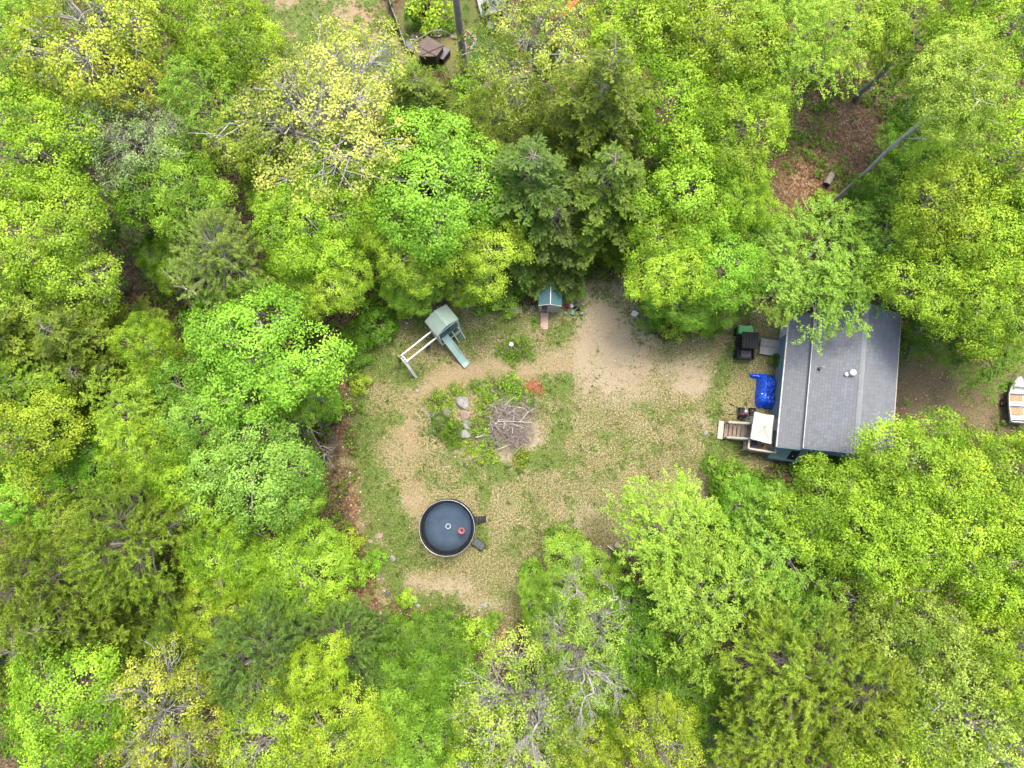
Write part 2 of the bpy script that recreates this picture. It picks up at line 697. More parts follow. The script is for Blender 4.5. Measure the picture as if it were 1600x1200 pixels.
def proto_pine(seed, Rr=4.0, ch=3.4, zc=11.0, K=13, nplume=500, clear=0.0):
    """white pine: soft plumes of long needles at the ends of upswept limbs"""
    r = np.random.default_rng(seed)
    L = lobes_of(r, K, Rr, ch, zc, .5)
    mb = MB()
    top = zc + ch * .85
    tk = bend((0, 0, -.4), (r.normal(0, .2), r.normal(0, .2), top), r, 0, 6, .02)
    mb.tube(tk, [.3 - .25 * (i / 6) for i in range(7)], 8)
    tkA = np.array(tk)
    Vs, ts = [], []
    for li, (cc, rad) in enumerate(L):
        j = np.argmin(abs(tkA[:, 2] - (cc[2] - 1.2)))
        pts = bend(tkA[j], cc, r, .05)
        mb.tube(pts, [.09, .075, .06, .05, .03], 4, cap=False)
        n = nplume // K
        d = sph(r, n, -.35)
        lt = r.uniform(-.12, .12)
        for k in range(n):
            out0 = unit((cc * np.array([1, 1, 0]) + d[k] * .8)[None])[0]
            p = cc + d[k] * rad * r.uniform(.5, 1.05)
            if r.random() < .5:
                mb.tube(bend(pts[3], p, r, .05, 2, .1), [.022, .016, .008], 3, cap=False)
            ax = unit((out0 * np.array([1, 1, .4]) + np.array([0, 0, .35]) + r.normal(0, .25, 3))[None])[0]
            m = 56
            t = r.uniform(-.3, .42, m)
            dirs = unit(ax * 1.0 + r.normal(0, .62, (m, 3)) + np.array([0, 0, .1]))
            Ls = r.uniform(.16, .34, m)
            c = p + np.outer(t, ax) + dirs * Ls[:, None] * .5
            nrm = r.normal(0, .7, (m, 3)) + np.array([0, 0, .8])
            Vs.append(blades(c, nrm, dirs, Ls, r.uniform(.035, .055, m)))
            ts.append(.42 + r.normal(0, .15, m) + r.normal(0, .12) + lt + .15 * (t > .2))
    crown = np_quads("crown", np.concatenate(Vs), np.concatenate(ts), NEEDLE)
    return crown, mb


def dead_mesh(seed, h=6.0, spread=2.5, nl=9, lean=(0, 0), depth=3, base_r=.1):
    r = np.random.default_rng(seed)
    mb = MB()
    tip = (lean[0] * h, lean[1] * h, h)
    tk = bend((0, 0, -.2), tip, r, 0, 5, .06)
    mb.tube(tk, [base_r * (1 - .8 * i / 5) for i in range(6)], 6)

    def sub(pts, L, lev, dirn):
        for _ in range(5 if lev == 1 else 4):
            k = r.integers(1, len(pts))
            s = np.array(pts[k])
            d = unit((dirn + r.normal(0, .55, 3))[None])[0]
            e = s + d * L * r.uniform(.4, .9)
            pp = bend(s, e, r, .08, 3, .3)
            w = .03 / lev
            mb.tube(pp, [w, w * .8, w * .6, w * .3], 3, cap=False)
            if lev < depth:
                sub(pp, L * .55, lev + 1, d)
    for i in range(nl):
        k = r.integers(1, 6)
        s = np.array(tk[k])
        a = i * 2.4 + r.uniform(-.5, .5)
        d = unit(np.array([[math.cos(a), math.sin(a), r.uniform(.25, 1.0)]]))[0]
        e = s + d * spread * r.uniform(.6, 1.1)
        pp = bend(s, e, r, .12, 4, .32)
        mb.tube(pp, [base_r * .62, base_r * .52, base_r * .4, base_r * .28, base_r * .12], 4, cap=False)
        sub(pp, spread * .5, 1, d)
    return mb


def mesh_of(mb, name, mat):
    me = bpy.data.meshes.new(name)
    me.from_pydata(mb.v, [], mb.f)
    me.polygons.foreach_set("use_smooth", np.ones(len(me.polygons), bool))
    me.materials.append(mat)
    return me


PROTO = {}


def reg(kind, res, R0, zc, h):
    crown, mb = res
    PROTO.setdefault(kind, []).append((crown, mesh_of(mb, "trunk", BARK), R0, zc, h))


for s in (11, 12, 13, 14):
    reg('maple', proto_broad(s, K=12, ntuft=360, nleaf=118, leaf=.13, tr=.4), 4.0, 9.0, 12.4)
for s in (21, 22, 23):
    reg('lime', proto_broad(s, K=14, ntuft=400, nleaf=106, leaf=.117, tr=.37, lr=.38, flat=.6), 4.0, 9.0, 12.4)
for s in (31, 32):
    reg('loose', proto_broad(s, K=13, ntuft=270, nleaf=78, leaf=.125, tr=.37, lr=.38, branchy=2), 4.0, 9.0, 12.4)
for s in (41, 42):
    reg('oak', proto_broad(s, K=13, ntuft=340, nleaf=60, leaf=.12, tr=.35, lr=.42, branchy=5), 4.0, 9.0, 12.4)
for s in (51, 52):
    reg('feather', proto_feather(s), 4.0, 8.0, 11.6)
for s in (61, 62):
    reg('hemlock', proto_hemlock(s), 3.4, 8.5, 17.0)
for s in (71, 72):
    reg('pine', proto_pine(s), 4.0, 11.0, 15.2)
for s in (81, 82, 83):
    reg('weed', proto_broad(s + 9, K=9, ntuft=90, nleaf=26, leaf=.15, tr=.26, Rr=1.5, ch=.42, zc=.34, lr=.42, flat=.7), 1.5, .34, .8)
    reg('shrub', proto_broad(s, K=7, ntuft=70, nleaf=42, leaf=.17, tr=.3, Rr=1.5, ch=1.1, zc=1.3, lr=.5), 1.5, 1.3, 2.4)


# ------------------------------------------------------------------ ground: one sheet, with what covers it stored as masks
def axis(lo, hi, step, far):
    core = np.arange(lo, hi + step / 2, step)
    out, d, s = [], 0, step * 3
    while d < far:
        d += s
        out.append(d)
        s *= 1.6
    out = np.array(out)
    return np.concatenate([(lo - out)[::-1], core, hi + out])


gx, gy = axis(-50, 50, .3, 500), axis(-24, 52, .3, 500)
GX, GY = np.meshgrid(gx, gy)
gshape = GX.shape
X, Y = GX.ravel(), GY.ravel()
Z = gh(X, Y)
SD = poly_sd(X, Y, LAWN)


def blob(px, py, rx, ry, x=None, y=None, rot=0.0):
    """soft elliptical patch read off the photograph (radii in photo pixels)"""
    x = X if x is None else x
    y = Y if y is None else y
    cx, cy = P(px, py)
    k = ppm(px, py, 0)
    c, s = math.cos(rot), math.sin(rot)
    dx, dy = x - cx, y - cy
    u, v = (dx * c + dy * s) / (rx / k), (-dx * s + dy * c) / (ry / k)
    return np.exp(-(u * u + v * v) ** 1.2)


def strip(pts, w, x=None, y=None):
    x = X if x is None else x
    y = Y if y is None else y
    q = PA(pts)
    d = np.full(np.shape(x), 1e9)
    for (ax, ay), (bx, by) in zip(q[:-1], q[1:]):
        ex, ey = bx - ax, by - ay
        t = np.clip(((x - ax) * ex + (y - ay) * ey) / (ex * ex + ey * ey), 0, 1)
        d = np.minimum(d, np.hypot(x - ax - t * ex, y - ay - t * ey))
    return np.exp(-(d / (w / 20.0)) ** 2)


GREEN = [(590, 570, 40, 26, .75), (640, 590, 30, 18, .8), (570, 690, 22, 60, .8), (585, 740, 26, 40, .7), (605, 775, 22, 18, .9), (620, 820, 24, 26, 1.0), (632, 845, 24, 16, .9),
         (640, 870, 30, 14, .7), (660, 880, 40, 10, .5), (755, 765, 12, 18, .9), (752, 840, 14, 14, .8), (805, 548, 26, 20, 1.0), (740, 560, 8, 6, .6), (700, 520, 60, 30, .45),
         (780, 510, 40, 18, .5), (830, 500, 26, 14, .5), (880, 520, 26, 22, .6), (870, 610, 22, 26, .8), (875, 660, 22, 40, .7), (850, 715, 40, 18, .7), (760, 735, 60, 16, .7), (720, 750, 40, 16, .6), (690, 720, 40, 14, .5),
         (1120, 640, 14, 26, .8), (1125, 690, 26, 16, .9), (1120, 720, 24, 24, 1.0), (1145, 560, 14, 40, .6), (1130, 600, 14, 30, .55), (1195, 620, 14, 24, .4), (830, 830, 50, 60, .35), (800, 920, 40, 40, .3), (1030, 640, 40, 16, .3),
         (900, 700, 30, 60, .3), (990, 590, 20, 20, .25), (960, 700, 90, 60, .22), (620, 650, 16, 40, .35), (640, 700, 30, 60, .25), (900, 770, 90, 40, .2), (1050, 585, 10, 6, .4), (930, 590, 10, 40, .2), (690, 800, 20, 10, .2)]
SAND = [(955, 545, 66, 76, 1.15), (930, 480, 28, 40, 1.0), (1000, 600, 60, 30, .45), (1075, 605, 34, 14, .8), (1070, 580, 50, 30, .5), (800, 570, 60, 14, .5), (870, 565, 40, 20, .45), (735, 706, 26, 13, 1.0), (785, 710, 26, 16, 1.0), (832, 688, 16, 24, 1.0),
        (640, 780, 22, 16, .7), (640, 800, 16, 26, .5), (590, 845, 14, 14, .8), (600, 880, 16, 10, .6), (900, 820, 30, 30, .4), (920, 800, 30, 20, .35), (700, 920, 60, 24, .5), (750, 945, 60, 14, .5), (1100, 660, 14, 14, .5), (1085, 760, 20, 16, .4), (655, 910, 30, 12, .5), (950, 455, 30, 16, .7), (680, 645, 14, 20, .6)]
PATH = [([(880, 574), (800, 582), (740, 583), (700, 588), (665, 602), (643, 622), (632, 655), (640, 700)], 15, 1.1), ([(628, 640), (616, 700), (640, 760), (650, 790)], 16, .6)]


def masks(x, y):
    sd = poly_sd(x, y, LAWN)
    n1 = vnoise(x, y, 1.1, 11) - .5
    n2 = vnoise(x, y, .45, 12) - .5
    n3 = vnoise(x, y, 3.5, 13) - .5
    n4 = vnoise(x, y, .3, 14) - .5
    rag = 1.3 * n1 + .9 * n2 + .5 * n3
    lawn = np.clip(.5 - (sd + rag) / .9, 0, 1)
    g = np.zeros(np.shape(x))
    for (a, b, c, d, w) in GREEN:
        g = np.maximum(g, w * blob(a, b, c * 1.15, d * 1.15, x, y))
    # hug of grass along the west and south-west rim
    rim = np.exp(-((sd + 1.0) / .9) ** 2) * np.where(x < -4, .55, .25)
    g = np.maximum(g, rim)
    g = np.clip(g * 1.25 + 1.3 * n1 * (g > .03) * .6 + n2 * .5 * (g > .06) + .25 * n3, 0, 1)
    s = np.zeros(np.shape(x))
    for (a, b, c, d, w) in SAND:
        s = np.maximum(s, w * blob(a, b, c, d, x, y))
    s = np.clip(s * 1.2 + .5 * n1 * (s > .05) + .4 * n2 * (s > .05), 0, 1)
    p = np.zeros(np.shape(x))
    for (q, w, k) in PATH:
        p = np.maximum(p, k * strip(q, w, x + .25 * n1, y + .25 * n2))
    p = np.clip(p * 1.15 + .3 * n2 * (p > .1), 0, 1)
    # east yard and neighbours' yard beyond the trees
    ey = np.maximum.reduce([blob(1450, 610, 60, 70, x, y), blob(1530, 600, 70, 80, x, y), blob(1590, 590, 50, 70, x, y)])
    eg = np.clip(np.maximum.reduce([.9 * blob(1500, 570, 60, 26, x, y), .8 * blob(1510, 610, 14, 40, x, y), .7 * blob(1560, 590, 40, 40, x, y)]) + n1 * .8 + n2 * .6, 0, 1)
    ny = np.maximum.reduce([blob(520, 50, 90, 90, x, y), blob(600, 90, 60, 60, x, y), blob(540, 120, 80, 30, x, y), blob(450, 40, 60, 60, x, y)])
    ng = np.clip(.38 + np.maximum.reduce([.9 * blob(495, 60, 26, 50, x, y), .7 * blob(600, 80, 30, 40, x, y), .8 * blob(430, 50, 40, 40, x, y), .5 * blob(560, 110, 60, 30, x, y)]) + n1 * .9 + n2 * .8, 0, 1)
    nl = np.maximum.reduce([blob(750, 70, 30, 60, x, y), blob(700, 85, 50, 34, x, y), blob(735, 20, 40, 30, x, y), blob(640, 30, 14, 40, x, y)])
    nlg = np.clip(np.maximum.reduce([1.2 * blob(752, 80, 26, 60, x, y), .8 * blob(640, 35, 14, 40, x, y), .9 * blob(728, 20, 10, 30, x, y)]), 0, 1)
    leafy = np.clip(np.maximum.reduce([blob(1260, 290, 60, 60, x, y), blob(1330, 220, 60, 60, x, y), .8 * blob(960, 455, 44, 16, x, y), .9 * blob(560, 790, 14, 60, x, y), blob(575, 930, 30, 30, x, y), .8 * blob(540, 640, 10, 70, x, y), blob(785, 1010, 18, 50, x, y), .7 * blob(825, 606, 16, 10, x, y)]), 0, 1)
    return dict(lawn=lawn, green=g, sand=s, path=p, east=np.clip(ey * 1.4 + n1 * .5 * (ey > .1), 0, 1), eastgreen=eg, yard=np.clip(ny * 1.5 + n1 * .6 * (ny > .1), 0, 1), yardgreen=ng, turf=np.clip(nl * 1.5 + n2 * .5 * (nl > .1), 0, 1), turfgreen=nlg, leafy=leafy)


MK = masks(X, Y)


def ground_material():
    m, nt, out = newmat("ground_cover")
    tc = nd(nt, "ShaderNodeTexCoord").outputs["Object"]
    fine = noise(nt, tc, 8.0, 3, .8)
    mid = noise(nt, tc, 1.6, 2, .65)
    grit = noise(nt, tc, 24.0, 1, .6)
    blotch = noise(nt, tc, 3.6, 4, .8)
    big = noise(nt, tc, .35, 2, .55)
    vor = nd(nt, "ShaderNodeTexVoronoi")
    vor.inputs["Scale"].default_value = 7.0
    vor.inputs["Randomness"].default_value = 1.0
    nt.links.new(tc, vor.inputs["Vector"])
    leafc = vor.outputs["Color"]
    vd = vor.outputs["Distance"]
    # leaf litter: fallen leaves of many browns
    hs = nd(nt, "ShaderNodeSeparateColor")
    nt.links.new(leafc, hs.inputs[0])
    litter = ramp(nt, hs.outputs[0], [(0.0, (.055, .034, .02)), (.35, (.11, .066, .04)), (.7, (.17, .105, .066)), (1.0, (.27, .18, .12))])
    litter = mix(nt, ramp(nt, mid, [(.3, .0), (.7, .55)]), litter, (.055, .045, .022))
    fresh = ramp(nt, hs.outputs[1], [(0.0, (.1, .05, .026)), (.4, (.19, .1, .055)), (.75, (.29, .17, .1)), (1.0, (.4, .28, .19))])
    litter = mix(nt, attr(nt, "leafy"), litter, fresh)
    # dry mown grass and straw
    straw = mix(nt, ramp(nt, fine, [(.41, 0.), (.59, 1.)]), (.12, .108, .04), (.36, .3, .15))
    straw = mix(nt, ramp(nt, big, [(.42, 0.), (.58, 1.)]), straw, mix(nt, ramp(nt, fine, [(.41, 0.), (.59, 1.)]), (.17, .135, .06), (.42, .33, .19)))
    speck = ramp(nt, noise(nt, tc, 7.0, 2, .85), [(.52, 0.), (.58, 1.)])
    straw = mix(nt, mth(nt, 'MULTIPLY', speck, .8), straw, (.075, .082, .03))
    straw = mix(nt, ramp(nt, grit, [(.62, 0.), (.72, .55)]), straw, (.5, .43, .28))
    grass = mix(nt, ramp(nt, fine, [(.41, 0.), (.58, 1.)]), (.055, .085, .02), (.16, .21, .045))
    grass = mix(nt, ramp(nt, grit, [(.55, 0.), (.7, .5)]), grass, (.3, .27, .11))
    sand = mix(nt, ramp(nt, fine, [(.35, 0.), (.65, 1.)]), (.33, .245, .175), (.45, .35, .26))
    sand = mix(nt, ramp(nt, grit, [(.35, .35), (.45, 0.)]), sand, (.22, .15, .1))
    dirt = mix(nt, ramp(nt, fine, [(.41, 0.), (.59, 1.)]), (.26, .18, .11), (.38, .28, .175))
    g = ramp(nt, mth(nt, 'ADD', attr(nt, "green"), mth(nt, 'MULTIPLY', mth(nt, 'SUBTRACT', blotch, .5), 3.2)), [(.28, 0.), (.62, 1.)])
    s = ramp(nt, mth(nt, 'ADD', attr(nt, "sand"), mth(nt, 'MULTIPLY', mth(nt, 'SUBTRACT', blotch, .5), 2.4)), [(.22, 0.), (.6, .95)])
    lawn = mix(nt, s, straw, sand)
    lawn = mix(nt, mth(nt, 'MULTIPLY', attr(nt, "path"), .95), lawn, dirt)
    lawn = mix(nt, g, lawn, grass)
    edge = ramp(nt, mth(nt, 'ADD', attr(nt, "lawn"), mth(nt, 'MULTIPLY', mth(nt, 'SUBTRACT', blotch, .5), 2.4)), [(.35, 0.), (.65, 1.)])
    col = mix(nt, edge, litter, lawn)
    # east yard: trodden brown earth with thin olive grass
    eearth = mix(nt, ramp(nt, fine, [(.41, 0.), (.59, 1.)]), (.13, .092, .053), (.24, .17, .105))
    egrass = mix(nt, ramp(nt, fine, [(.41, 0.), (.59, 1.)]), (.075, .088, .02), (.2, .185, .055))
    east = mix(nt, ramp(nt, mth(nt, 'ADD', attr(nt, "eastgreen"), mth(nt, 'MULTIPLY', mth(nt, 'SUBTRACT', blotch, .5), 2.6)), [(.3, 0.), (.6, 1.)]), eearth, egrass)
    col = mix(nt, attr(nt, "east"), col, east)
    yard = mix(nt, ramp(nt, mth(nt, 'ADD', attr(nt, "yardgreen"), mth(nt, 'MULTIPLY', mth(nt, 'SUBTRACT', blotch, .5), 2.6)), [(.3, 0.), (.6, 1.)]), mix(nt, fine, (.22, .14, .08), (.48, .34, .23)), grass)
    col = mix(nt, attr(nt, "yard"), col, yard)
    turf = mix(nt, attr(nt, "turfgreen"), mix(nt, fine, (.13, .11, .045), (.24, .2, .09)), mix(nt, fine, (.035, .075, .012), (.085, .17, .025)))
    col = mix(nt, attr(nt, "turf"), col, turf)
    b = nd(nt, "ShaderNodeBsdfPrincipled")
    col = mix(nt, 1.0, col, (.62, .67, .62), 'MULTIPLY')
    b.inputs["Roughness"].default_value = .95
    b.inputs["Specular IOR Level"].default_value = .15
    nt.links.new(col, b.inputs["Base Color"])
    bp = nd(nt, "ShaderNodeBump")
    bp.inputs["Strength"].default_value = .8
    bp.inputs["Distance"].default_value = .06
    nt.links.new(noise(nt, tc, 11, 2, .7), bp.inputs["Height"])
    nt.links.new(bp.outputs[0], b.inputs["Normal"])
    nt.links.new(b.outputs[0], out.inputs[0])
    return m


gme = bpy.data.meshes.new("ground")
ny_, nx_ = gshape
ii = (np.arange(ny_ - 1)[:, None] * nx_ + np.arange(nx_ - 1)[None, :]).ravel()
quads = np.stack([ii, ii + 1, ii + nx_ + 1, ii + nx_], 1).astype(np.int32)
gme.vertices.add(len(X))
gme.vertices.foreach_set("co", np.stack([X, Y, Z], 1).ravel().astype(np.float32))
gme.loops.add(quads.size)
gme.loops.foreach_set("vertex_index", quads.ravel())
gme.polygons.add(len(quads))
gme.polygons.foreach_set("loop_start", np.arange(0, quads.size, 4, dtype=np.int32))
gme.polygons.foreach_set("use_smooth", np.ones(len(quads), bool))
gme.update(calc_edges=True)
for k, v in MK.items():
    a = gme.attributes.new(k, 'FLOAT', 'POINT')
    a.data.foreach_set("value", v.astype(np.float32))
gme.materials.append(ground_material())
ground = link(bpy.data.objects.new("ground", gme))
tag(ground, "sandy lawn with worn straw-coloured grass ringed by brown leaf litter", None, None, "structure")


# ------------------------------------------------------------------ low growth nobody could count
def scatter(n, seed, prob):
    r = np.random.default_rng(seed)
    x, y = r.uniform(-46, 46, n), r.uniform(-21, 46, n)
    k = r.random(n) < prob(x, y)
    x, y = x[k], y[k]
    return r, x, y, gh(x, y)


def rosettes(name, label, cat, n, seed, prob, per, rad, leaf, hgt, col, mat, aspect=.6):
    r, x, y, z = scatter(n, seed, prob)
    N = len(x)
    cnt = np.full(N, per)
    idx = np.repeat(np.arange(N), cnt)
    M = len(idx)
    sz = r.uniform(.6, 1.4, N)[idx]
    a = r.uniform(0, 6.283, M)
    q = np.sqrt(r.uniform(0.02, 1, M)) * rad * sz
    hh = hgt * r.uniform(.3, 1.3, N)[idx] * r.uniform(.5, 1, M)
    c = np.stack([x[idx] + q * np.cos(a), y[idx] + q * np.sin(a), z[idx] + .03 + hh], 1)
    nrm = np.array([0, 0, 1.]) + r.normal(0, .4, (M, 3))
    d = np.stack([np.cos(a), np.sin(a), r.normal(0, .3, M)], 1)
    Ls = leaf * r.uniform(.6, 1.35, M) * sz
    V = blades(c, nrm, d, Ls, Ls * aspect)
    t = .45 + r.normal(0, .18, M) + r.normal(0, .16, N)[idx]
    o = link(bpy.data.objects.new(name, np_quads(name, V, t, mat)))
    o.color = (*col, 1)
    return tag(o, label, cat, None, "stuff")


def p_under(x, y):
    m = masks(x, y)
    f = (1 - m['lawn']) * (1 - m['yard']) * (1 - m['turf']) * (1 - m['east']) * (1 - .92 * m['leafy'])
    return np.clip(f * (.3 + 1.8 * np.clip(vnoise(x, y, 3.2, 31) - .35, 0, 1) * 1.4), 0, 1)


def p_lawnweed(x, y):
    m = masks(x, y)
    f = m['lawn'] * np.clip(m['green'] * 1.3 - .1 + .22 * (vnoise(x, y, .8, 33) > .62), 0.02, 1) * (1 - .9 * m['path']) * (1 - .8 * m['sand'])
    e = .5 * m['east'] * m['eastgreen'] + .7 * m['yard'] * m['yardgreen'] + .8 * m['turf'] * m['turfgreen']
    return np.clip(f + e, 0, 1)


def p_straw(x, y):
    m = masks(x, y)
    return np.clip(m['lawn'] * (1 - .75 * m['path']) * (1 - .9 * m['sand']), 0, 1) * np.clip(1.9 * vnoise(x, y, 1.7, 61) - .35 + .5 * (vnoise(x, y, .5, 62) - .5), .08, 1)


def p_litter(x, y):
    m = masks(x, y)
    sdl = poly_sd(x, y, LAWN)
    near = np.exp(-np.maximum(sdl, 0) / 7.0)
    return np.clip((1 - m['lawn']) * (.12 + .5 * near + .9 * m['leafy']) * (1 - m['turf']) * (1 - .7 * m['yard']) + .35 * np.exp(-(sdl / .9) ** 2) + .012 * m['lawn'], 0, 1)


rosettes("undergrowth", "leafy green undergrowth covering the woodland floor", "undergrowth", 26000, 41, p_under, 14, .36, .19, .6, (.09, .2, .007), HERB)
rosettes("grass", "short green weeds and grass tufts scattered across the lawn", "grass", 30000, 42, p_lawnweed, 9, .13, .12, .07, (.075, .115, .018), HERB, .35)
rosettes("dry_grass", "dry straw coloured grass stubble on the lawn", "grass", 70000, 43, p_straw, 6, .15, .13, .03, (.17, .15, .066), HERB, .15)
rosettes("fallen_leaves", "brown fallen leaves lying along the lawn's wooded edge", "leaves", 40000, 44, p_litter, 4, .3, .14, .02, (.27, .165, .105), HERB, .7)


# ------------------------------------------------------------------ trees
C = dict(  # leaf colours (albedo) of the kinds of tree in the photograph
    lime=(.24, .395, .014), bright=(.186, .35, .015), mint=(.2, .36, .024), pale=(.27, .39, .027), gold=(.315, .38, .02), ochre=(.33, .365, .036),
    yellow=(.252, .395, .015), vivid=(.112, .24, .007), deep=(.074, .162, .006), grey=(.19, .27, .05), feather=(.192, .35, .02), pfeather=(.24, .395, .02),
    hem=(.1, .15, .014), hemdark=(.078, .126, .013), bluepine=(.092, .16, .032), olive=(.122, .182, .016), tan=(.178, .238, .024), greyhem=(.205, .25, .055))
BK = dict(grey=(.3, .275, .245), brown=(.16, .13, .1), pale=(.33, .315, .29), pine=(.2, .175, .155))
tree_count = {}


def tree(px, py, rpx, h, kind, col, label, bark='grey', group=None, variant=None, name=None, zfrac=None, sx=1.0):
    i = tree_count.get(kind, 0)
    tree_count[kind] = i + 1
    pl = PROTO[kind]
    crown, trunk, R0, zc0, h0 = pl[(i if variant is None else variant) % len(pl)]
    sz = h / h0
    zc = zc0 * sz
    x, y = P(px, py, zc)
    s = rpx * (1.0 if kind == 'shrub' else 1.1 if kind == 'weed' else 1.45 if kind == 'hemlock' else 1.14) / ppm(px, py, zc) / R0
    nm = name or {'maple': 'maple_tree', 'lime': 'broadleaf_tree', 'loose': 'broadleaf_tree', 'oak': 'oak_tree', 'feather': 'weeping_tree', 'hemlock': 'hemlock_tree', 'pine': 'pine_tree', 'shrub': 'shrub', 'weed': 'weed_clump'}[kind]
    t = thing(nm, label, 'shrub' if kind == 'shrub' else 'tree', (x, y, g1(x, y) if abs(x) < 60 else 0), random.uniform(0, 6.28), group)
    t.scale = (s * sx, s / sx, sz)
    jit = [random.uniform(.93, 1.07) for _ in range(3)]
    c = link(bpy.data.objects.new("crown", crown))
    c.parent = t
    c.color = (*[a * b for a, b in zip(C[col], jit)], 1)
    k = link(bpy.data.objects.new("trunk" if kind not in ('shrub', 'weed') else "stem", trunk))
    k.parent = t
    k.color = (*BK[bark], 1)
    return t


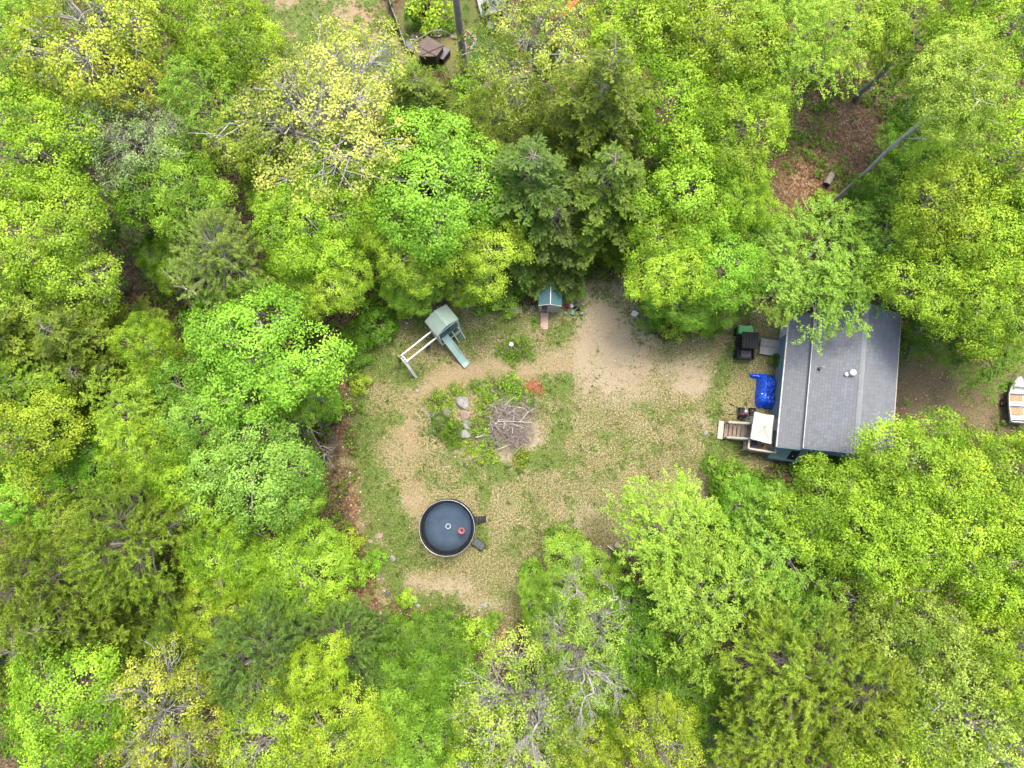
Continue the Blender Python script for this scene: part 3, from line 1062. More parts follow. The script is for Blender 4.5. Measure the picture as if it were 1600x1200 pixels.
G = "trees of the wood around the clearing"
TREES = [
    # px, py, r, height, kind, colour, label[, bark]
    # ---- top left
    (25, 60, 78, 13, 'feather', 'pfeather', "soft pale green tree in the top left corner"),
    (150, 66, 112, 16, 'loose', 'gold', "large golden tan oak near the top left corner", 'pale'),
    (190, 130, 70, 14, 'loose', 'gold', "yellow green oak crown just below the golden tan oak"),
    (350, 62, 78, 14, 'lime', 'lime', "round bright lime tree left of the neighbour's bare yard"),
    (330, 152, 64, 13.5, 'feather', 'feather', "rounded feathery light green tree left of the twiggy tan oak"),
    (208, 225, 84, 13, 'oak', 'grey', "thin grey green tree with many bare grey branches, upper left", 'grey'),
    (42, 245, 104, 15, 'lime', 'lime', "broad lime green tree on the left edge below the golden oak"),
    (60, 140, 50, 9, 'maple', 'bright', "darker green low tree tucked under the golden oak, far left"),
    (495, 182, 128, 14, 'oak', 'ochre', "wide tan oak with long bare grey branches below the neighbour's yard", 'pale'),
    (390, 225, 58, 12, 'loose', 'yellow', "yellow green tree at the left foot of the twiggy tan oak"),
    (520, 285, 72, 11.5, 'loose', 'yellow', "olive yellow tree just below the twiggy tan oak"),
    (664, 186, 62, 12, 'hemlock', 'olive', "single olive hemlock below the neighbour's brown shelter", 'pine'),
    (285, 300, 72, 12.5, 'maple', 'bright', "vivid green maple right of the grey branched tree"),
    (72, 385, 100, 14, 'lime', 'yellow', "loose yellow green tree on the left edge beside the dark gap"),
    (120, 445, 76, 12, 'loose', 'yellow', "airy yellow tree with gaps, bordering the dark hollow on its left"),
    (30, 480, 62, 12.5, 'maple', 'pale', "pale green maple on the left edge above the olive hemlocks"),
    (352, 408, 62, 14, 'pine', 'greyhem', "thinning straw coloured pine with bare twigs beside the fallen dead tree", 'pale'),
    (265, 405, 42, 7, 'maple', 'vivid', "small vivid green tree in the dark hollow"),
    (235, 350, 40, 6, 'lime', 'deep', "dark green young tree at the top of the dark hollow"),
    (200, 322, 46, 9, 'loose', 'grey', "dull green small tree at the hollow's upper left rim"),
    (430, 300, 44, 8, 'lime', 'bright', "green young tree between the two olive yellow trees"),
    # ---- north of the lawn
    (690, 292, 108, 12.5, 'maple', 'bright', "big round bright green maple above the play set"),
    (478, 358, 78, 12, 'lime', 'lime', "lime tree with drooping boughs left of the big round maple"),
    (520, 430, 62, 10, 'lime', 'lime', "lime green tree upper left of the play set at the wood's edge"),
    (455, 440, 50, 9.5, 'maple', 'bright', "green tree between the straw coloured pine and the lime trees"),
    (650, 400, 60, 8.5, 'lime', 'yellow', "thin yellow green sapling crown right above the play set roof"),
    (762, 390, 66, 10.5, 'maple', 'yellow', "yellowish maple left of the dark hemlock group"),
    (600, 350, 52, 9.5, 'lime', 'lime', "lime sapling crown at the left shoulder of the big round maple"),
    (648, 440, 42, 5, 'maple', 'bright', "low green sapling touching the play set roof"),
    (730, 448, 34, 4.5, 'lime', 'lime', "low lime sapling between the play set and the shed"),
    (832, 92, 92, 15, 'loose', 'pale', "pale thin leaved tree right of the neighbour's deck", 'pale'),
    (785, 190, 56, 9, 'lime', 'pale', "pale small tree between the two hemlock groups"),
    (932, 205, 78, 19, 'hemlock', 'hem', "tallest olive hemlock, with a pointed tip, above the green roofed shed", 'pine'),
    (828, 312, 80, 15, 'hemlock', 'hemdark', "dark hemlock at the left of the group above the shed", 'pine'),
    (940, 318, 74, 14.5, 'hemlock', 'hem', "dark hemlock at the right of the group above the shed", 'pine'),
    (862, 372, 60, 10.5, 'hemlock', 'hemdark', "dark hemlock reaching over the back of the shed", 'pine'),
    (1000, 60, 92, 15, 'maple', 'lime', "lime maple at the top edge right of the red canoe"),
    (1110, 70, 98, 16, 'lime', 'lime', "broad lime tree at the top edge, middle of the upper wood"),
    (1060, 185, 88, 14.5, 'maple', 'lime', "lime maple right of the tallest hemlock"),
    (1132, 205, 80, 15, 'lime', 'lime', "lime tree left of the bare leaf covered slope"),
    (1225, 80, 86, 16.5, 'feather', 'pfeather', "pale feathery tree above the bare leaf covered slope"),
    (1330, 22, 76, 11.5, 'feather', 'pfeather', "pale feathery tree at the top edge over the slope's upper end"),
    (1085, 300, 84, 13, 'maple', 'lime', "green yellow maple between the hemlock group and the leafy slope"),
    (1150, 318, 52, 12, 'lime', 'lime', "lime tree at the lower left corner of the leafy slope"),
    (1045, 395, 68, 10.5, 'maple', 'yellow', "yellowish maple right behind the shed clearing"),
    (1125, 405, 74, 10.5, 'maple', 'bright', "rounded green maple left of the weeping tree"),
    (1060, 458, 58, 7, 'lime', 'bright', "low green tree bordering the sandy patch right of the shed"),
    (1125, 470, 40, 5, 'maple', 'bright', "low green tree above the utility vehicle's left side"),
    (1010, 300, 36, 9, 'lime', 'bright', "narrow green tree pressed against the hemlock group's right side"),
    # ---- top right
    (1430, 45, 80, 12, 'lime', 'lime', "lime tree at the top edge right of the feathery trees"),
    (1545, 45, 92, 16, 'lime', 'yellow', "yellow lime tree in the top right corner"),
    (1548, 255, 96, 15.5, 'maple', 'yellow', "yellow green maple on the right edge below the airy tree"),
    (1490, 345, 92, 14.5, 'lime', 'yellow', "bright yellow lime tree above the house's right corner"),
    (1580, 385, 86, 14.5, 'maple', 'lime', "lime maple on the right edge above the boat"),
    (1446, 440, 74, 12.5, 'maple', 'lime', "lime maple overhanging the house roof's upper right corner"),
    (1540, 470, 84, 13, 'lime', 'lime', "lime tree above the brown yard between house and boat"),
    (1258, 412, 92, 10.5, 'feather', 'feather', "light green weeping tree overhanging the house roof's upper left"),
    (1385, 372, 52, 11, 'feather', 'feather', "small light green weeping crown right of the large weeping tree"),
    (1330, 432, 54, 9.5, 'feather', 'feather', "light green weeping crown spreading along the roof's top edge"),
    (1205, 435, 60, 9.5, 'feather', 'feather', "light green weeping tree hanging over the utility vehicle"),
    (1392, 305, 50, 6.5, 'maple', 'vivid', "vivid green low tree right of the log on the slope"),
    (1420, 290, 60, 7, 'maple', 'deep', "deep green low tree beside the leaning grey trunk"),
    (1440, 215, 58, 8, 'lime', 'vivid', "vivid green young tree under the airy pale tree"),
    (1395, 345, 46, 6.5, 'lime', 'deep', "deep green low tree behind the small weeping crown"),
    (1560, 540, 60, 7, 'feather', 'vivid', "dark green low tree hanging over the brown yard's upper side"),
    (1470, 525, 44, 6, 'maple', 'deep', "deep green low tree at the house's right corner"),
    # ---- left
    (55, 545, 84, 14, 'hemlock', 'olive', "olive hemlock on the left edge under the pale maple", 'pine'),
    (150, 545, 70, 13, 'hemlock', 'hem', "dull dark hemlock left of the small yellow tipped tree", 'pine'),
    (70, 620, 84, 13.5, 'hemlock', 'olive', "olive hemlock above the yellow maple on the left edge", 'pine'),
    (175, 600, 52, 11, 'hemlock', 'hemdark', "dark green hemlock left of the weeping lime tree", 'pine'),
    (235, 545, 44, 10.5, 'lime', 'lime', "small lime tree with yellow tips just under the dark hollow"),
    (400, 555, 112, 13.5, 'maple', 'bright', "large bright green maple left of the play set"),
    (330, 640, 74, 12, 'maple', 'mint', "mint green maple at the lower left of the large bright maple"),
    (478, 612, 46, 8.5, 'lime', 'bright', "green tree leaning over the lawn's left edge beside the play set"),
    (205, 642, 56, 12.5, 'feather', 'pfeather', "round weeping lime tree in the left wood"),
    (38, 690, 80, 13.5, 'maple', 'yellow', "yellow green maple on the left edge, halfway down"),
    (240, 715, 60, 12, 'lime', 'lime', "lime tree below the round weeping tree"),
    (150, 715, 54, 9, 'maple', 'vivid', "mid green low tree between two lime trees in the left wood"),
    (400, 735, 92, 13, 'maple', 'mint', "large mint green maple left of the trampoline"),
    (305, 765, 58, 12, 'maple', 'lime', "lime maple left of the large mint maple"),
    (455, 770, 50, 10, 'lime', 'bright', "green tree on the lawn's left edge opposite the trampoline"),
    (35, 775, 58, 12, 'maple', 'bright', "green maple on the left edge above the olive pine"),
    (100, 825, 48, 11, 'feather', 'pfeather', "small round yellow lime tree left of the olive pine"),
    (218, 850, 86, 14, 'pine', 'olive', "soft olive pine in the lower left wood", 'pine'),
    (60, 915, 84, 14.5, 'pine', 'olive', "olive pine on the left edge, lower wood", 'pine'),
    (150, 965, 78, 13.5, 'hemlock', 'hem', "dark olive hemlock right of the edge pine, lower left", 'pine'),
    (350, 862, 60, 11, 'lime', 'lime', "lime tree right of the soft olive pine"),
    (470, 888, 76, 10.5, 'lime', 'yellow', "yellow lime tree at the lawn's lower left edge"),
    (345, 955, 58, 9.5, 'lime', 'yellow', "yellow lime low tree below the olive pine"),
    (425, 930, 50, 8, 'maple', 'lime', "lime low tree between the yellow lime trees, lower left"),
    (410, 1030, 78, 13, 'pine', 'bluepine', "blue green pine in the lower wood left of the yellow maple tip", 'pine'),
    (535, 1000, 66, 10.5, 'pine', 'bluepine', "blue green pine just below the lawn's lower left corner", 'pine'),
    (300, 1010, 60, 10, 'hemlock', 'hemdark', "dark hemlock above the golden oak at the bottom", 'pine'),
    (500, 1048, 50, 14, 'maple', 'yellow', "slim yellow maple tip standing over the blue green pines"),
    (108, 1110, 96, 14, 'maple', 'lime', "bright lime maple in the bottom left corner"),
    (262, 1120, 86, 14.5, 'oak', 'gold', "golden oak with bare grey limbs at the bottom edge", 'pale'),
    (20, 1030, 60, 8, 'hemlock', 'hem', "olive hemlock behind the bare grey dead tree, left edge", 'pine'),
    (430, 1150, 78, 14, 'loose', 'yellow', "yellow loose tree at the bottom edge right of the golden oak", 'pale'),
    (540, 1160, 74, 13.5, 'lime', 'yellow', "yellow lime tree at the bottom edge below the slim maple tip"),
    # ---- bottom centre
    (672, 1042, 70, 5.5, 'lime', 'vivid', "low vivid green thicket tree just below the lawn"),
    (625, 1085, 70, 7, 'maple', 'vivid', "vivid green low tree below the blue green pines"),
    (705, 1105, 70, 6.5, 'lime', 'vivid', "vivid green low tree at the bottom, centre left"),
    (650, 1165, 70, 9, 'maple', 'bright', "bright green tree on the bottom edge, centre left"),
    (820, 1110, 92, 14, 'oak', 'pale', "pale tree with forking white grey limbs at the bottom centre", 'pale'),
    (905, 1015, 70, 12.5, 'oak', 'pale', "pale sparse tree with white grey limbs under the lawn's lower tip", 'pale'),
    (760, 1165, 60, 12, 'loose', 'yellow', "yellow sparse tree on the bottom edge left of the white limbed tree", 'pale'),
    (905, 905, 60, 6.5, 'maple', 'bright', "green tree right of the lawn's lower tip"),
    (850, 935, 44, 4.5, 'lime', 'bright', "small green tree on the lawn's lower right edge"),
    (985, 1000, 76, 8.5, 'maple', 'vivid', "vivid green tree left below the feathery lime tree"),
    (1060, 1075, 62, 8.5, 'lime', 'vivid', "vivid green low tree left of the tan pine"),
    (950, 1090, 60, 8.5, 'maple', 'vivid', "vivid green low tree right of the white limbed trees"),
    (1030, 1150, 66, 12.5, 'loose', 'yellow', "yellow sparse tree at the bottom edge left of the tan pine"),
    (925, 1165, 56, 9, 'lime', 'yellow', "yellow green low tree on the bottom edge, centre right"),
    # ---- right bottom
    (1052, 838, 82, 11.5, 'feather', 'pfeather', "feathery lime tree overlapping the lawn's lower right edge"),
    (1100, 930, 92, 12.5, 'feather', 'pfeather', "feathery lime tree right of the rubble pile"),
    (1172, 800, 60, 9, 'lime', 'bright', "green tree below the deck steps"),
    (1225, 872, 84, 12, 'feather', 'feather', "light green tree left of the wide lime tree"),
    (1325, 802, 92, 13.5, 'lime', 'lime', "wide lime tree overhanging the house roof's lower edge"),
    (1420, 744, 92, 14, 'lime', 'lime', "lime tree overhanging the house roof's lower right corner"),
    (1540, 768, 94, 14, 'maple', 'lime', "lime maple below the boat on the right edge"),
    (1390, 830, 88, 14.5, 'maple', 'lime', "lime maple in the middle of the lower right wood"),
    (1500, 850, 98, 15.5, 'lime', 'yellow', "yellow lime tree in the lower right wood near the edge"),
    (1590, 900, 80, 15, 'maple', 'yellow', "yellow maple on the right edge, lower wood"),
    (1245, 945, 56, 8, 'maple', 'bright', "green low tree above the tan pine"),
    (1390, 935, 66, 13.5, 'loose', 'pale', "pale loose tree right of the small bare gap", 'pale'),
    (1235, 1050, 92, 14, 'pine', 'tan', "tan green pine with plumed boughs in the lower right wood", 'pine'),
    (1320, 1085, 82, 14.5, 'pine', 'tan', "straw tipped pine right of the tan green pine", 'pine'),
    (1195, 1150, 72, 12.5, 'pine', 'tan', "tan pine on the bottom edge", 'pine'),
    (1455, 1010, 86, 14.5, 'lime', 'pale', "pale lime tree right of the straw tipped pine"),
    (1545, 1020, 78, 15, 'lime', 'lime', "lime tree on the right edge near the bottom"),
    (1375, 1160, 84, 14, 'lime', 'lime', "lime tree on the bottom edge right of the pines"),
    (1480, 1120, 92, 15, 'loose', 'pale', "pale loose tree near the bottom right corner", 'pale'),
    (1575, 1150, 86, 15, 'loose', 'pale', "pale tree with grey branches in the bottom right corner", 'pale'),
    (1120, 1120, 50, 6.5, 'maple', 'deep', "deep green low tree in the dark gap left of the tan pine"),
]
for t_ in TREES:
    px, py, rp, h, kind, col, lab = t_[:7]
    tree(px, py, rp, h, kind, col, lab, *(t_[7:8]), group=G)

# tall clear-stemmed pine of the neighbour's yard: only its trunk reaches into the picture
tx, ty = P(727, 119)
pt = thing("pine_tree", "tall pine with a bare straight grey trunk right of the brown shelter", "tree", (tx, ty, g1(tx, ty)), 1.0, G)
mb = MB()
mb.tube([(0, 0, -.3), (.0, 0, .4), (-.05, 0, 6), (-.1, .05, 13), (-.12, .05, 20), (-.1, .05, 26)], [.42, .33, .28, .24, .16, .03], 10)
for i in range(26):
    z = 17 + 8.5 * i / 26
    a = i * 2.4
    L = 3.2 * (1 - (z - 16) / 11) + .4
    mb.tube([(-.1, .05, z), (math.cos(a) * L * .6, math.sin(a) * L * .6, z + .4), (math.cos(a) * L, math.sin(a) * L, z + .5)], [.05, .035, .012], 4, cap=False)
k = mb.build("trunk", BARK, pt, smooth=True)
k.color = (.34, .3, .27, 1)
c = link(bpy.data.objects.new("crown", PROTO['pine'][0][0]))
c.parent = pt
c.location = (0, 0, 11.5)
c.scale = (.8, .8, .9)
c.color = (*C['olive'], 1)

# tall airy tree on the leafy slope: long bare grey trunk, crown high up
tx, ty = P(1292, 324)
at = thing("airy_tree", "pale airy tree whose long leaning grey trunk crosses the leafy slope", "tree", (tx, ty, g1(tx, ty)), 0, G)
mb = MB()
mb.tube([(0, 0, -.3), (.02, 0, .5), (.25, .1, 5), (.35, .3, 9), (.6, .3, 13), (.7, .4, 16), (.8, .4, 18.5)], [.22, .17, .145, .13, .11, .08, .03], 9)
mb.tube([(.45, .3, 10.5), (1.4, -.3, 11.6), (2.3, -.5, 12.0), (3.0, -1.0, 12.1)], [.06, .05, .035, .012], 5)
mb.tube([(1.4, -.3, 11.6), (2.2, .1, 11.9), (3.1, .2, 12.2)], [.035, .025, .01], 4)
ra = np.random.default_rng(77)
for i in range(16):
    z = 13.0 + 4.5 * i / 16
    a = i * 2.4
    L = ra.uniform(1.4, 2.6)
    st_, en_ = (.6, .3, z), (.6 + math.cos(a) * L, .3 + math.sin(a) * L, z + ra.uniform(.2, 1.0))
    pp = bend(st_, en_, ra, .12, 4, .3)
    mb.tube(pp, [.05, .042, .032, .022, .008], 4, cap=False)
    for q_ in range(3):
        e2 = np.array(pp[2 + q_ % 2]) + ra.normal(0, .5, 3) + np.array([math.cos(a), math.sin(a), .3]) * .4
        mb.tube(bend(pp[2 + q_ % 2], e2, ra, .1, 2, .2), [.018, .012, .005], 3, cap=False)
k = mb.build("trunk", BARK, at, smooth=True)
k.color = (.5, .47, .44, 1)
c = link(bpy.data.objects.new("crown", PROTO['loose'][0][0]))
c.parent = at
c.location = (.6, .4, 7.6)
c.scale = (.86, .86, .92)
c.color = (*C['pale'], 1)
c = link(bpy.data.objects.new("crown", PROTO['lime'][1][0]))
c.parent = at
c.location = (.7, .5, 8.6)
c.rotation_euler = (0, 0, 1.9)
c.scale = (.72, .72, .8)
c.color = (*C['pale'], 1)
SH = "shrubs along the edge of the clearing"
SHRUBS = [
    (590, 508, 34, 1.6, 'vivid', "vivid green shrub behind the play set beams"), (555, 525, 26, 1.4, 'vivid', "green shrub at the lawn's upper left corner"),
    (640, 470, 26, 1.8, 'lime', "lime shrub behind the play set tower"), (750, 462, 26, 1.6, 'vivid', "green shrub between play set and shed, near the tower"),
    (790, 470, 26, 1.5, 'bright', "green shrub just left of the shed"), (892, 452, 20, 1.5, 'bright', "bright shrub just right of the shed"),
    (1048, 512, 22, 1.2, 'lime', "yellow lime shrub sticking out over the sandy patch"), (1020, 490, 26, 1.4, 'vivid', "green shrub right of the white board"),
    (1112, 514, 16, 1.0, 'lime', "small round shrub left of the utility vehicle"), (1085, 490, 24, 1.6, 'bright', "green shrub above the small round shrub"),
    (585, 876, 18, 1.0, 'bright', "round fern left of the trampoline's lower side"), (545, 850, 22, 1.5, 'yellow', "yellow shrub at the lawn's lower left rim"),
    (560, 900, 20, 1.2, 'lime', "lime shrub below the round fern"), (636, 936, 15, .7, 'lime', "small lime shrub on the lawn's bottom rim"),
    (700, 985, 36, 1.5, 'vivid', "wide green shrub at the lawn's bottom edge"), (742, 990, 28, 1.3, 'lime', "lime shrub at the lawn's bottom edge, right of the wide shrub"),
    (770, 968, 14, .8, 'bright', "small green shrub at the lawn's bottom right"), (655, 985, 26, 1.2, 'lime', "lime shrub left of the wide shrub at the bottom"),
    (830, 900, 22, 1.4, 'bright', "green shrub at the lawn's lower right corner"), (965, 905, 24, 1.5, 'vivid', "green shrub below the rubble pile"),
    (880, 845, 28, 2.0, 'bright', "green shrub at the tip of the lower right thicket"), (1140, 745, 34, 2.2, 'vivid', "dark green shrub below the deck"),
    (1212, 563, 11, .8, 'deep', "dark small shrub beside the grey landing"), (1290, 320, 22, 1.2, 'yellow', "yellow green shrub at the foot of the leaning trunk"),
    (1352, 338, 30, 2.0, 'vivid', "vivid shrub below the log on the slope"), (640, 120, 26, 2.0, 'bright', "green shrub left of the neighbour's pine trunk foot"),
    (742, 112, 16, 1.2, 'vivid', "green shrub at the neighbour's pine trunk foot"), (612, 40, 11, 1.0, 'vivid', "dark green shrub by the neighbour's fence"),
    (672, 22, 34, 3.2, 'lime', "bright lime dense shrub at the top, above the brown shelter"), (648, 25, 16, 2.5, 'vivid', "narrow green shrub left of the bright lime shrub"),
    (700, 42, 13, .8, 'bright', "small green shrub behind the stone edging"), (728, 150, 30, 1.6, 'bright', "green shrub below the pine trunk foot"),
    (560, 600, 18, 1.2, 'lime', "lime shrub at the lawn's left edge"), (520, 640, 24, 1.6, 'bright', "green shrub beside the bare brush on the left edge"),
    (470, 690, 22, 1.5, 'bright', "green shrub under the bare brush on the left edge"), (555, 560, 22, 1.0, 'vivid', "low green shrub left of the swing frame"),
]
for (px, py, rp, h, col, lab) in SHRUBS:
    tree(px, py, rp, h, 'shrub', col, lab, 'brown', SH)

# weeds and ferns on the rocky island
IS = "plants on the rocky island in the lawn"
for (px, py, rp, h, col, lab) in [
    (682, 625, 14, .9, 'lime', "yellow lime clump at the left end of the rocky island"), (712, 612, 12, .5, 'lime', "low lime clump along the island's upper edge"),
    (742, 606, 10, .5, 'bright', "small green clump on the island's upper edge"), (785, 606, 22, 1.0, 'bright', "largest green clump at the island's top"),
    (808, 618, 17, .8, 'bright', "green clump beside the rusty leaf heap"), (692, 668, 16, .8, 'vivid', "deep green clump below the mossy boulder"),
    (712, 680, 15, .8, 'vivid', "green clump at the island's lower left"), (757, 630, 13, .7, 'lime', "green clump right of the pale boulder"),
    (748, 668, 14, .7, 'bright', "green clump between boulders and brush pile"), (764, 706, 15, .7, 'lime', "lime clump at the island's lower rim"),
    (814, 716, 11, .6, 'yellow', "yellow lime tuft right of the sandy scar"), (708, 692, 9, .5, 'bright', "tiny green clump at the island's bottom left"),
    (828, 628, 10, .5, 'grey', "grey green clump right of the brush pile"), (806, 668, 9, .5, 'bright', "small weed growing through the brush pile"),
    (760, 684, 9, .5, 'bright', "small weed at the brush pile's lower left"), (806, 550, 17, .6, 'vivid', "low weeds around the white bird bath"),
    (700, 640, 9, .4, 'lime', "thin weeds between the mossy boulder and the pale boulder"), (772, 640, 10, .5, 'yellow', "yellow green weeds at the brush pile's upper left"), (735, 700, 12, .4, 'yellow', "thin weeds on the island's lower sandy rim")]:
    t = tree(px, py, rp * 1.25, h * .85, 'weed', col, lab, 'brown', IS)
    t["category"] = 'weeds'


# ------------------------------------------------------------------ materials of built things
WHITE = simple("white_paint", (.72, .71, .68), .55, var=.06)
CREAM = simple("weathered_white_wood", (.46, .42, .36), .75, var=.12, scale=5)
TEAL = simple("blue_grey_siding", (.15, .215, .25), .6, var=.08, scale=3)
TEALW = simple("teal_trim", (.12, .19, .2), .5, var=.08)
GREENP = simple("green_plastic", (.1, .2, .15), .45, var=.06)
SLIDE = simple("pale_green_plastic", (.27, .4, .36), .35, var=.06)
TARPROOF = simple("faded_green_vinyl", (.25, .335, .28), .55, var=.1, scale=3, bump=.15, bscale=5)
SHEDROOF = simple("shed_green_steel", (.09, .2, .21), .4, metal=.15, var=.08)
SHEDWALL = simple("shed_grey_steel", (.45, .43, .4), .5, metal=.1, var=.05)
BLACKP = simple("black_plastic", (.012, .013, .014), .6, var=.2, spec=.15)
RUBBER = simple("black_rubber", (.012, .012, .012), .8, var=.2)
DARKM = simple("dark_steel", (.05, .052, .056), .4, metal=.6, var=.15)
STEEL = simple("galvanised_steel", (.5, .5, .5), .35, metal=.8, var=.1)
MAT_ = simple("trampoline_mat", (.034, .054, .08), .9, spec=.2, var=.16, scale=1.2)
PAD = simple("trampoline_pad", (.012, .018, .03), .5, var=.12)
RED = simple("faded_red_plastic", (.5, .12, .12), .5, var=.15)
DECK = simple("deck_wood", (.27, .215, .165), .8, var=.22, scale=4, bump=.3)
CANOPY = simple("white_canvas", (.66, .62, .56), .8, var=.03, scale=3, bump=.1, bscale=4)
BROWN = simple("brown_stain_wood", (.11, .08, .065), .8, var=.2, scale=5, bump=.3)
GREYW = simple("grey_weathered_wood", (.32, .3, .27), .85, var=.22, scale=5, bump=.4)
ROCKM = simple("granite", (.29, .285, .25), .9, var=.3, scale=2.2, bump=.9, bscale=6)
ROCKB = simple("brown_rock", (.35, .26, .2), .9, var=.3, scale=2.5, bump=.9, bscale=6)
MOSSR = simple("mossy_rock", (.2, .21, .11), .95, var=.4, scale=2.5, bump=.9, bscale=6)
STICK = simple("dead_wood", (.27, .225, .195), .9, var=.3, scale=6, bump=.4)
STICKP = simple("pale_dead_wood", (.5, .46, .41), .9, var=.2, scale=6, bump=.4)
BLUE = simple("blue_tarp", (.006, .055, .40), .13, var=.25, scale=5, bump=.6, bscale=7, spec=.6)
GRN = simple("lime_paint", (.03, .28, .03), .3, var=.08, spec=.6)
ALU = simple("aluminium_paint", (.62, .62, .6), .4, metal=.25, var=.08, scale=3)
ORANGE = simple("orange_clay", (.5, .2, .09), .8, var=.12)
RUST = simple("rusty_leaves", (.36, .14, .07), .95, var=.35, scale=9)
CONC = simple("grey_concrete", (.34, .335, .32), .9, var=.18, scale=2.5, bump=.4)
PAVER = simple("pink_paver", (.5, .35, .27), .9, var=.15, scale=5)
GLASS = simple("dark_window_glass", (.015, .02, .025), .08, var=.1, spec=.8)
BLUEP = simple("blue_plastic", (.03, .12, .3), .4, var=.1)
HOSE = simple("garden_green_plastic", (.05, .22, .1), .4, var=.1)
REDP = simple("red_plastic", (.45, .03, .03), .4, var=.1)


def shingle_mat():
    m, nt, out = newmat("asphalt_shingle")
    tc = nd(nt, "ShaderNodeTexCoord").outputs["Object"]
    t = attr(nt, "tone")
    c = mix(nt, t, (.1, .109, .124), (.165, .178, .198))
    c = mix(nt, mth(nt, 'MULTIPLY', ramp(nt, noise(nt, tc, .5, 4, .6), [(.38, 0.), (.62, 1.)]), .55), c, (.125, .128, .138))
    c = mix(nt, ramp(nt, noise(nt, tc, 60, 2), [(.4, .25), (.6, 0.)]), c, (.07, .073, .083))
    b = nd(nt, "ShaderNodeBsdfPrincipled")
    b.inputs["Roughness"].default_value = .9
    b.inputs["Specular IOR Level"].default_value = .25
    nt.links.new(c, b.inputs["Base Color"])
    nt.links.new(b.outputs[0], out.inputs[0])
    return m


SHINGLE = shingle_mat()
UNDER = simple("shadow_line_underlay", (.07, .075, .083), .95)  # coloured dark so the gaps draw shadow lines between shingle courses
CAPM = simple("ridge_cap_shingle", (.25, .265, .28), .9, var=.12, scale=4)


def net_mat():
    m, nt, out = newmat("safety_net")
    tr = nd(nt, "ShaderNodeBsdfTransparent")
    df = nd(nt, "ShaderNodeBsdfDiffuse")
    df.inputs[0].default_value = (.02, .022, .026, 1)
    mx = nd(nt, "ShaderNodeMixShader")
    mx.inputs[0].default_value = .6
    nt.links.new(tr.outputs[0], mx.inputs[1])
    nt.links.new(df.outputs[0], mx.inputs[2])
    nt.links.new(mx.outputs[0], out.inputs[0])
    return m


NET = net_mat()

# ------------------------------------------------------------------ house
HRZ = R(-9.0)
ha, hb = Vector((math.sin(R(9)), math.cos(R(9)), 0)), Vector((math.cos(R(9)), -math.sin(R(9)), 0))
HO = hb * 22.0 + ha * 12.6


def hl(px, py, z):
    """photo pixel at height z -> coordinates in the house's own frame"""
    x, y = P(px, py, z)
    d = Vector((x, y, 0)) - HO
    return d.dot(hb), d.dot(ha)


house = thing("house", "single storey house with grey shingle roof and blue grey siding", "house", (HO.x, HO.y, 0), HRZ)
XG, XD, XR, XE, Y0, Y1 = -3.5, -2.05, 1.0, 4.15, -5.35, 5.55
ZG, ZD, ZR, ZE = 3.1, 4.15, 5.6, 4.15
w = MB()
# main body: pentagon prism
mx0, mx1, my0, my1 = XD + .3, XE - .35, Y0 + .35, Y1 - .35


def roofz(x):
    return ZR - (ZR - ZD) * abs(x - XR) / (XR - XD) if x <= XR else ZR - (ZR - ZE) * (x - XR) / (XE - XR)


pent = [(mx0, -.3), (mx1, -.3), (mx1, roofz(mx1) - .16), (XR, ZR - .18), (mx0, roofz(mx0) - .16)]
n = 5
w.add([(x, my0, z) for x, z in pent] + [(x, my1, z) for x, z in pent], [(0, 1, 2, 3, 4), (9, 8, 7, 6, 5)] + [(i, 5 + i, 5 + (i + 1) % 5, (i + 1) % 5) for i in range(5)])
w.build("wall", TEAL, house)
w = MB()
lx0 = XG + .35
lz = lambda x: ZG + (ZD - .22 - ZG) * (x - XG) / (XD + .3 - XG)
quad = [(lx0, -.3), (mx0 - .004, -.3), (mx0 - .004, lz(mx0) - .14), (lx0, lz(lx0) - .14)]
w.add([(x, my0 + .02, z) for x, z in quad] + [(x, my1 - .9, z) for x, z in quad], [(0, 1, 2, 3), (7, 6, 5, 4)] + [(i, 4 + i, 4 + (i + 1) % 4, (i + 1) % 4) for i in range(4)])
w.build("wall", TEAL, house)


def roof_plane(x0, z0, x1, z1, y0, y1, name, seed):
    """deck slab rising from (x0,z0) eave to (x1,z1) + courses of overlapping shingle tabs"""
    d = Vector((x1 - x0, 0, z1 - z0))
    L = d.length
    d.normalize()
    nrm = d.cross(Vector((0, 1, 0)))
    if nrm.z < 0:
        nrm = -nrm
    b = MB()
    q = [(x0, y0, z0), (x1, y0, z1), (x1, y1, z1), (x0, y1, z0)]
    if x1 < x0:
        q = q[::-1]
    b.slab(q, .1)
    dk = b.build(name, UNDER, house)
    r = random.Random(seed)
    s = MB()
    ex, tw = .2, .31
    nc = int(L / ex)
    ex = L / nc
    for i in range(nc):
        ctone = r.uniform(-.08, .08)
        y = y0 - r.uniform(0, tw)
        while y < y1:
            a, e = max(y, y0 + .005), min(y + tw - .012, y1 - .005)
            y += tw
            if e - a < .04:
                continue
            lo = Vector((x0, 0, z0)) + d * (i * ex - .012) + nrm * .022
            hi = Vector((x0, 0, z0)) + d * ((i + 1) * ex - .022) + nrm * .006
            mid = Vector((x0, 0, z0)) + d * (i * ex - .012) + nrm * .004
            vs = [(lo.x, a, lo.z), (hi.x, a, hi.z), (hi.x, e, hi.z), (lo.x, e, lo.z), (mid.x, a, mid.z), (mid.x, e, mid.z)]
            fs = [(0, 1, 2, 3), (0, 3, 5, 4)] if x1 > x0 else [(3, 2, 1, 0), (4, 5, 3, 0)]
            s.add(vs, fs, min(1, max(0, .5 + ctone * .6 + r.gauss(0, .13))))
    sh = s.build("shingles", SHINGLE, dk, tone=True)
    sh["kind"] = "stuff"
    return dk


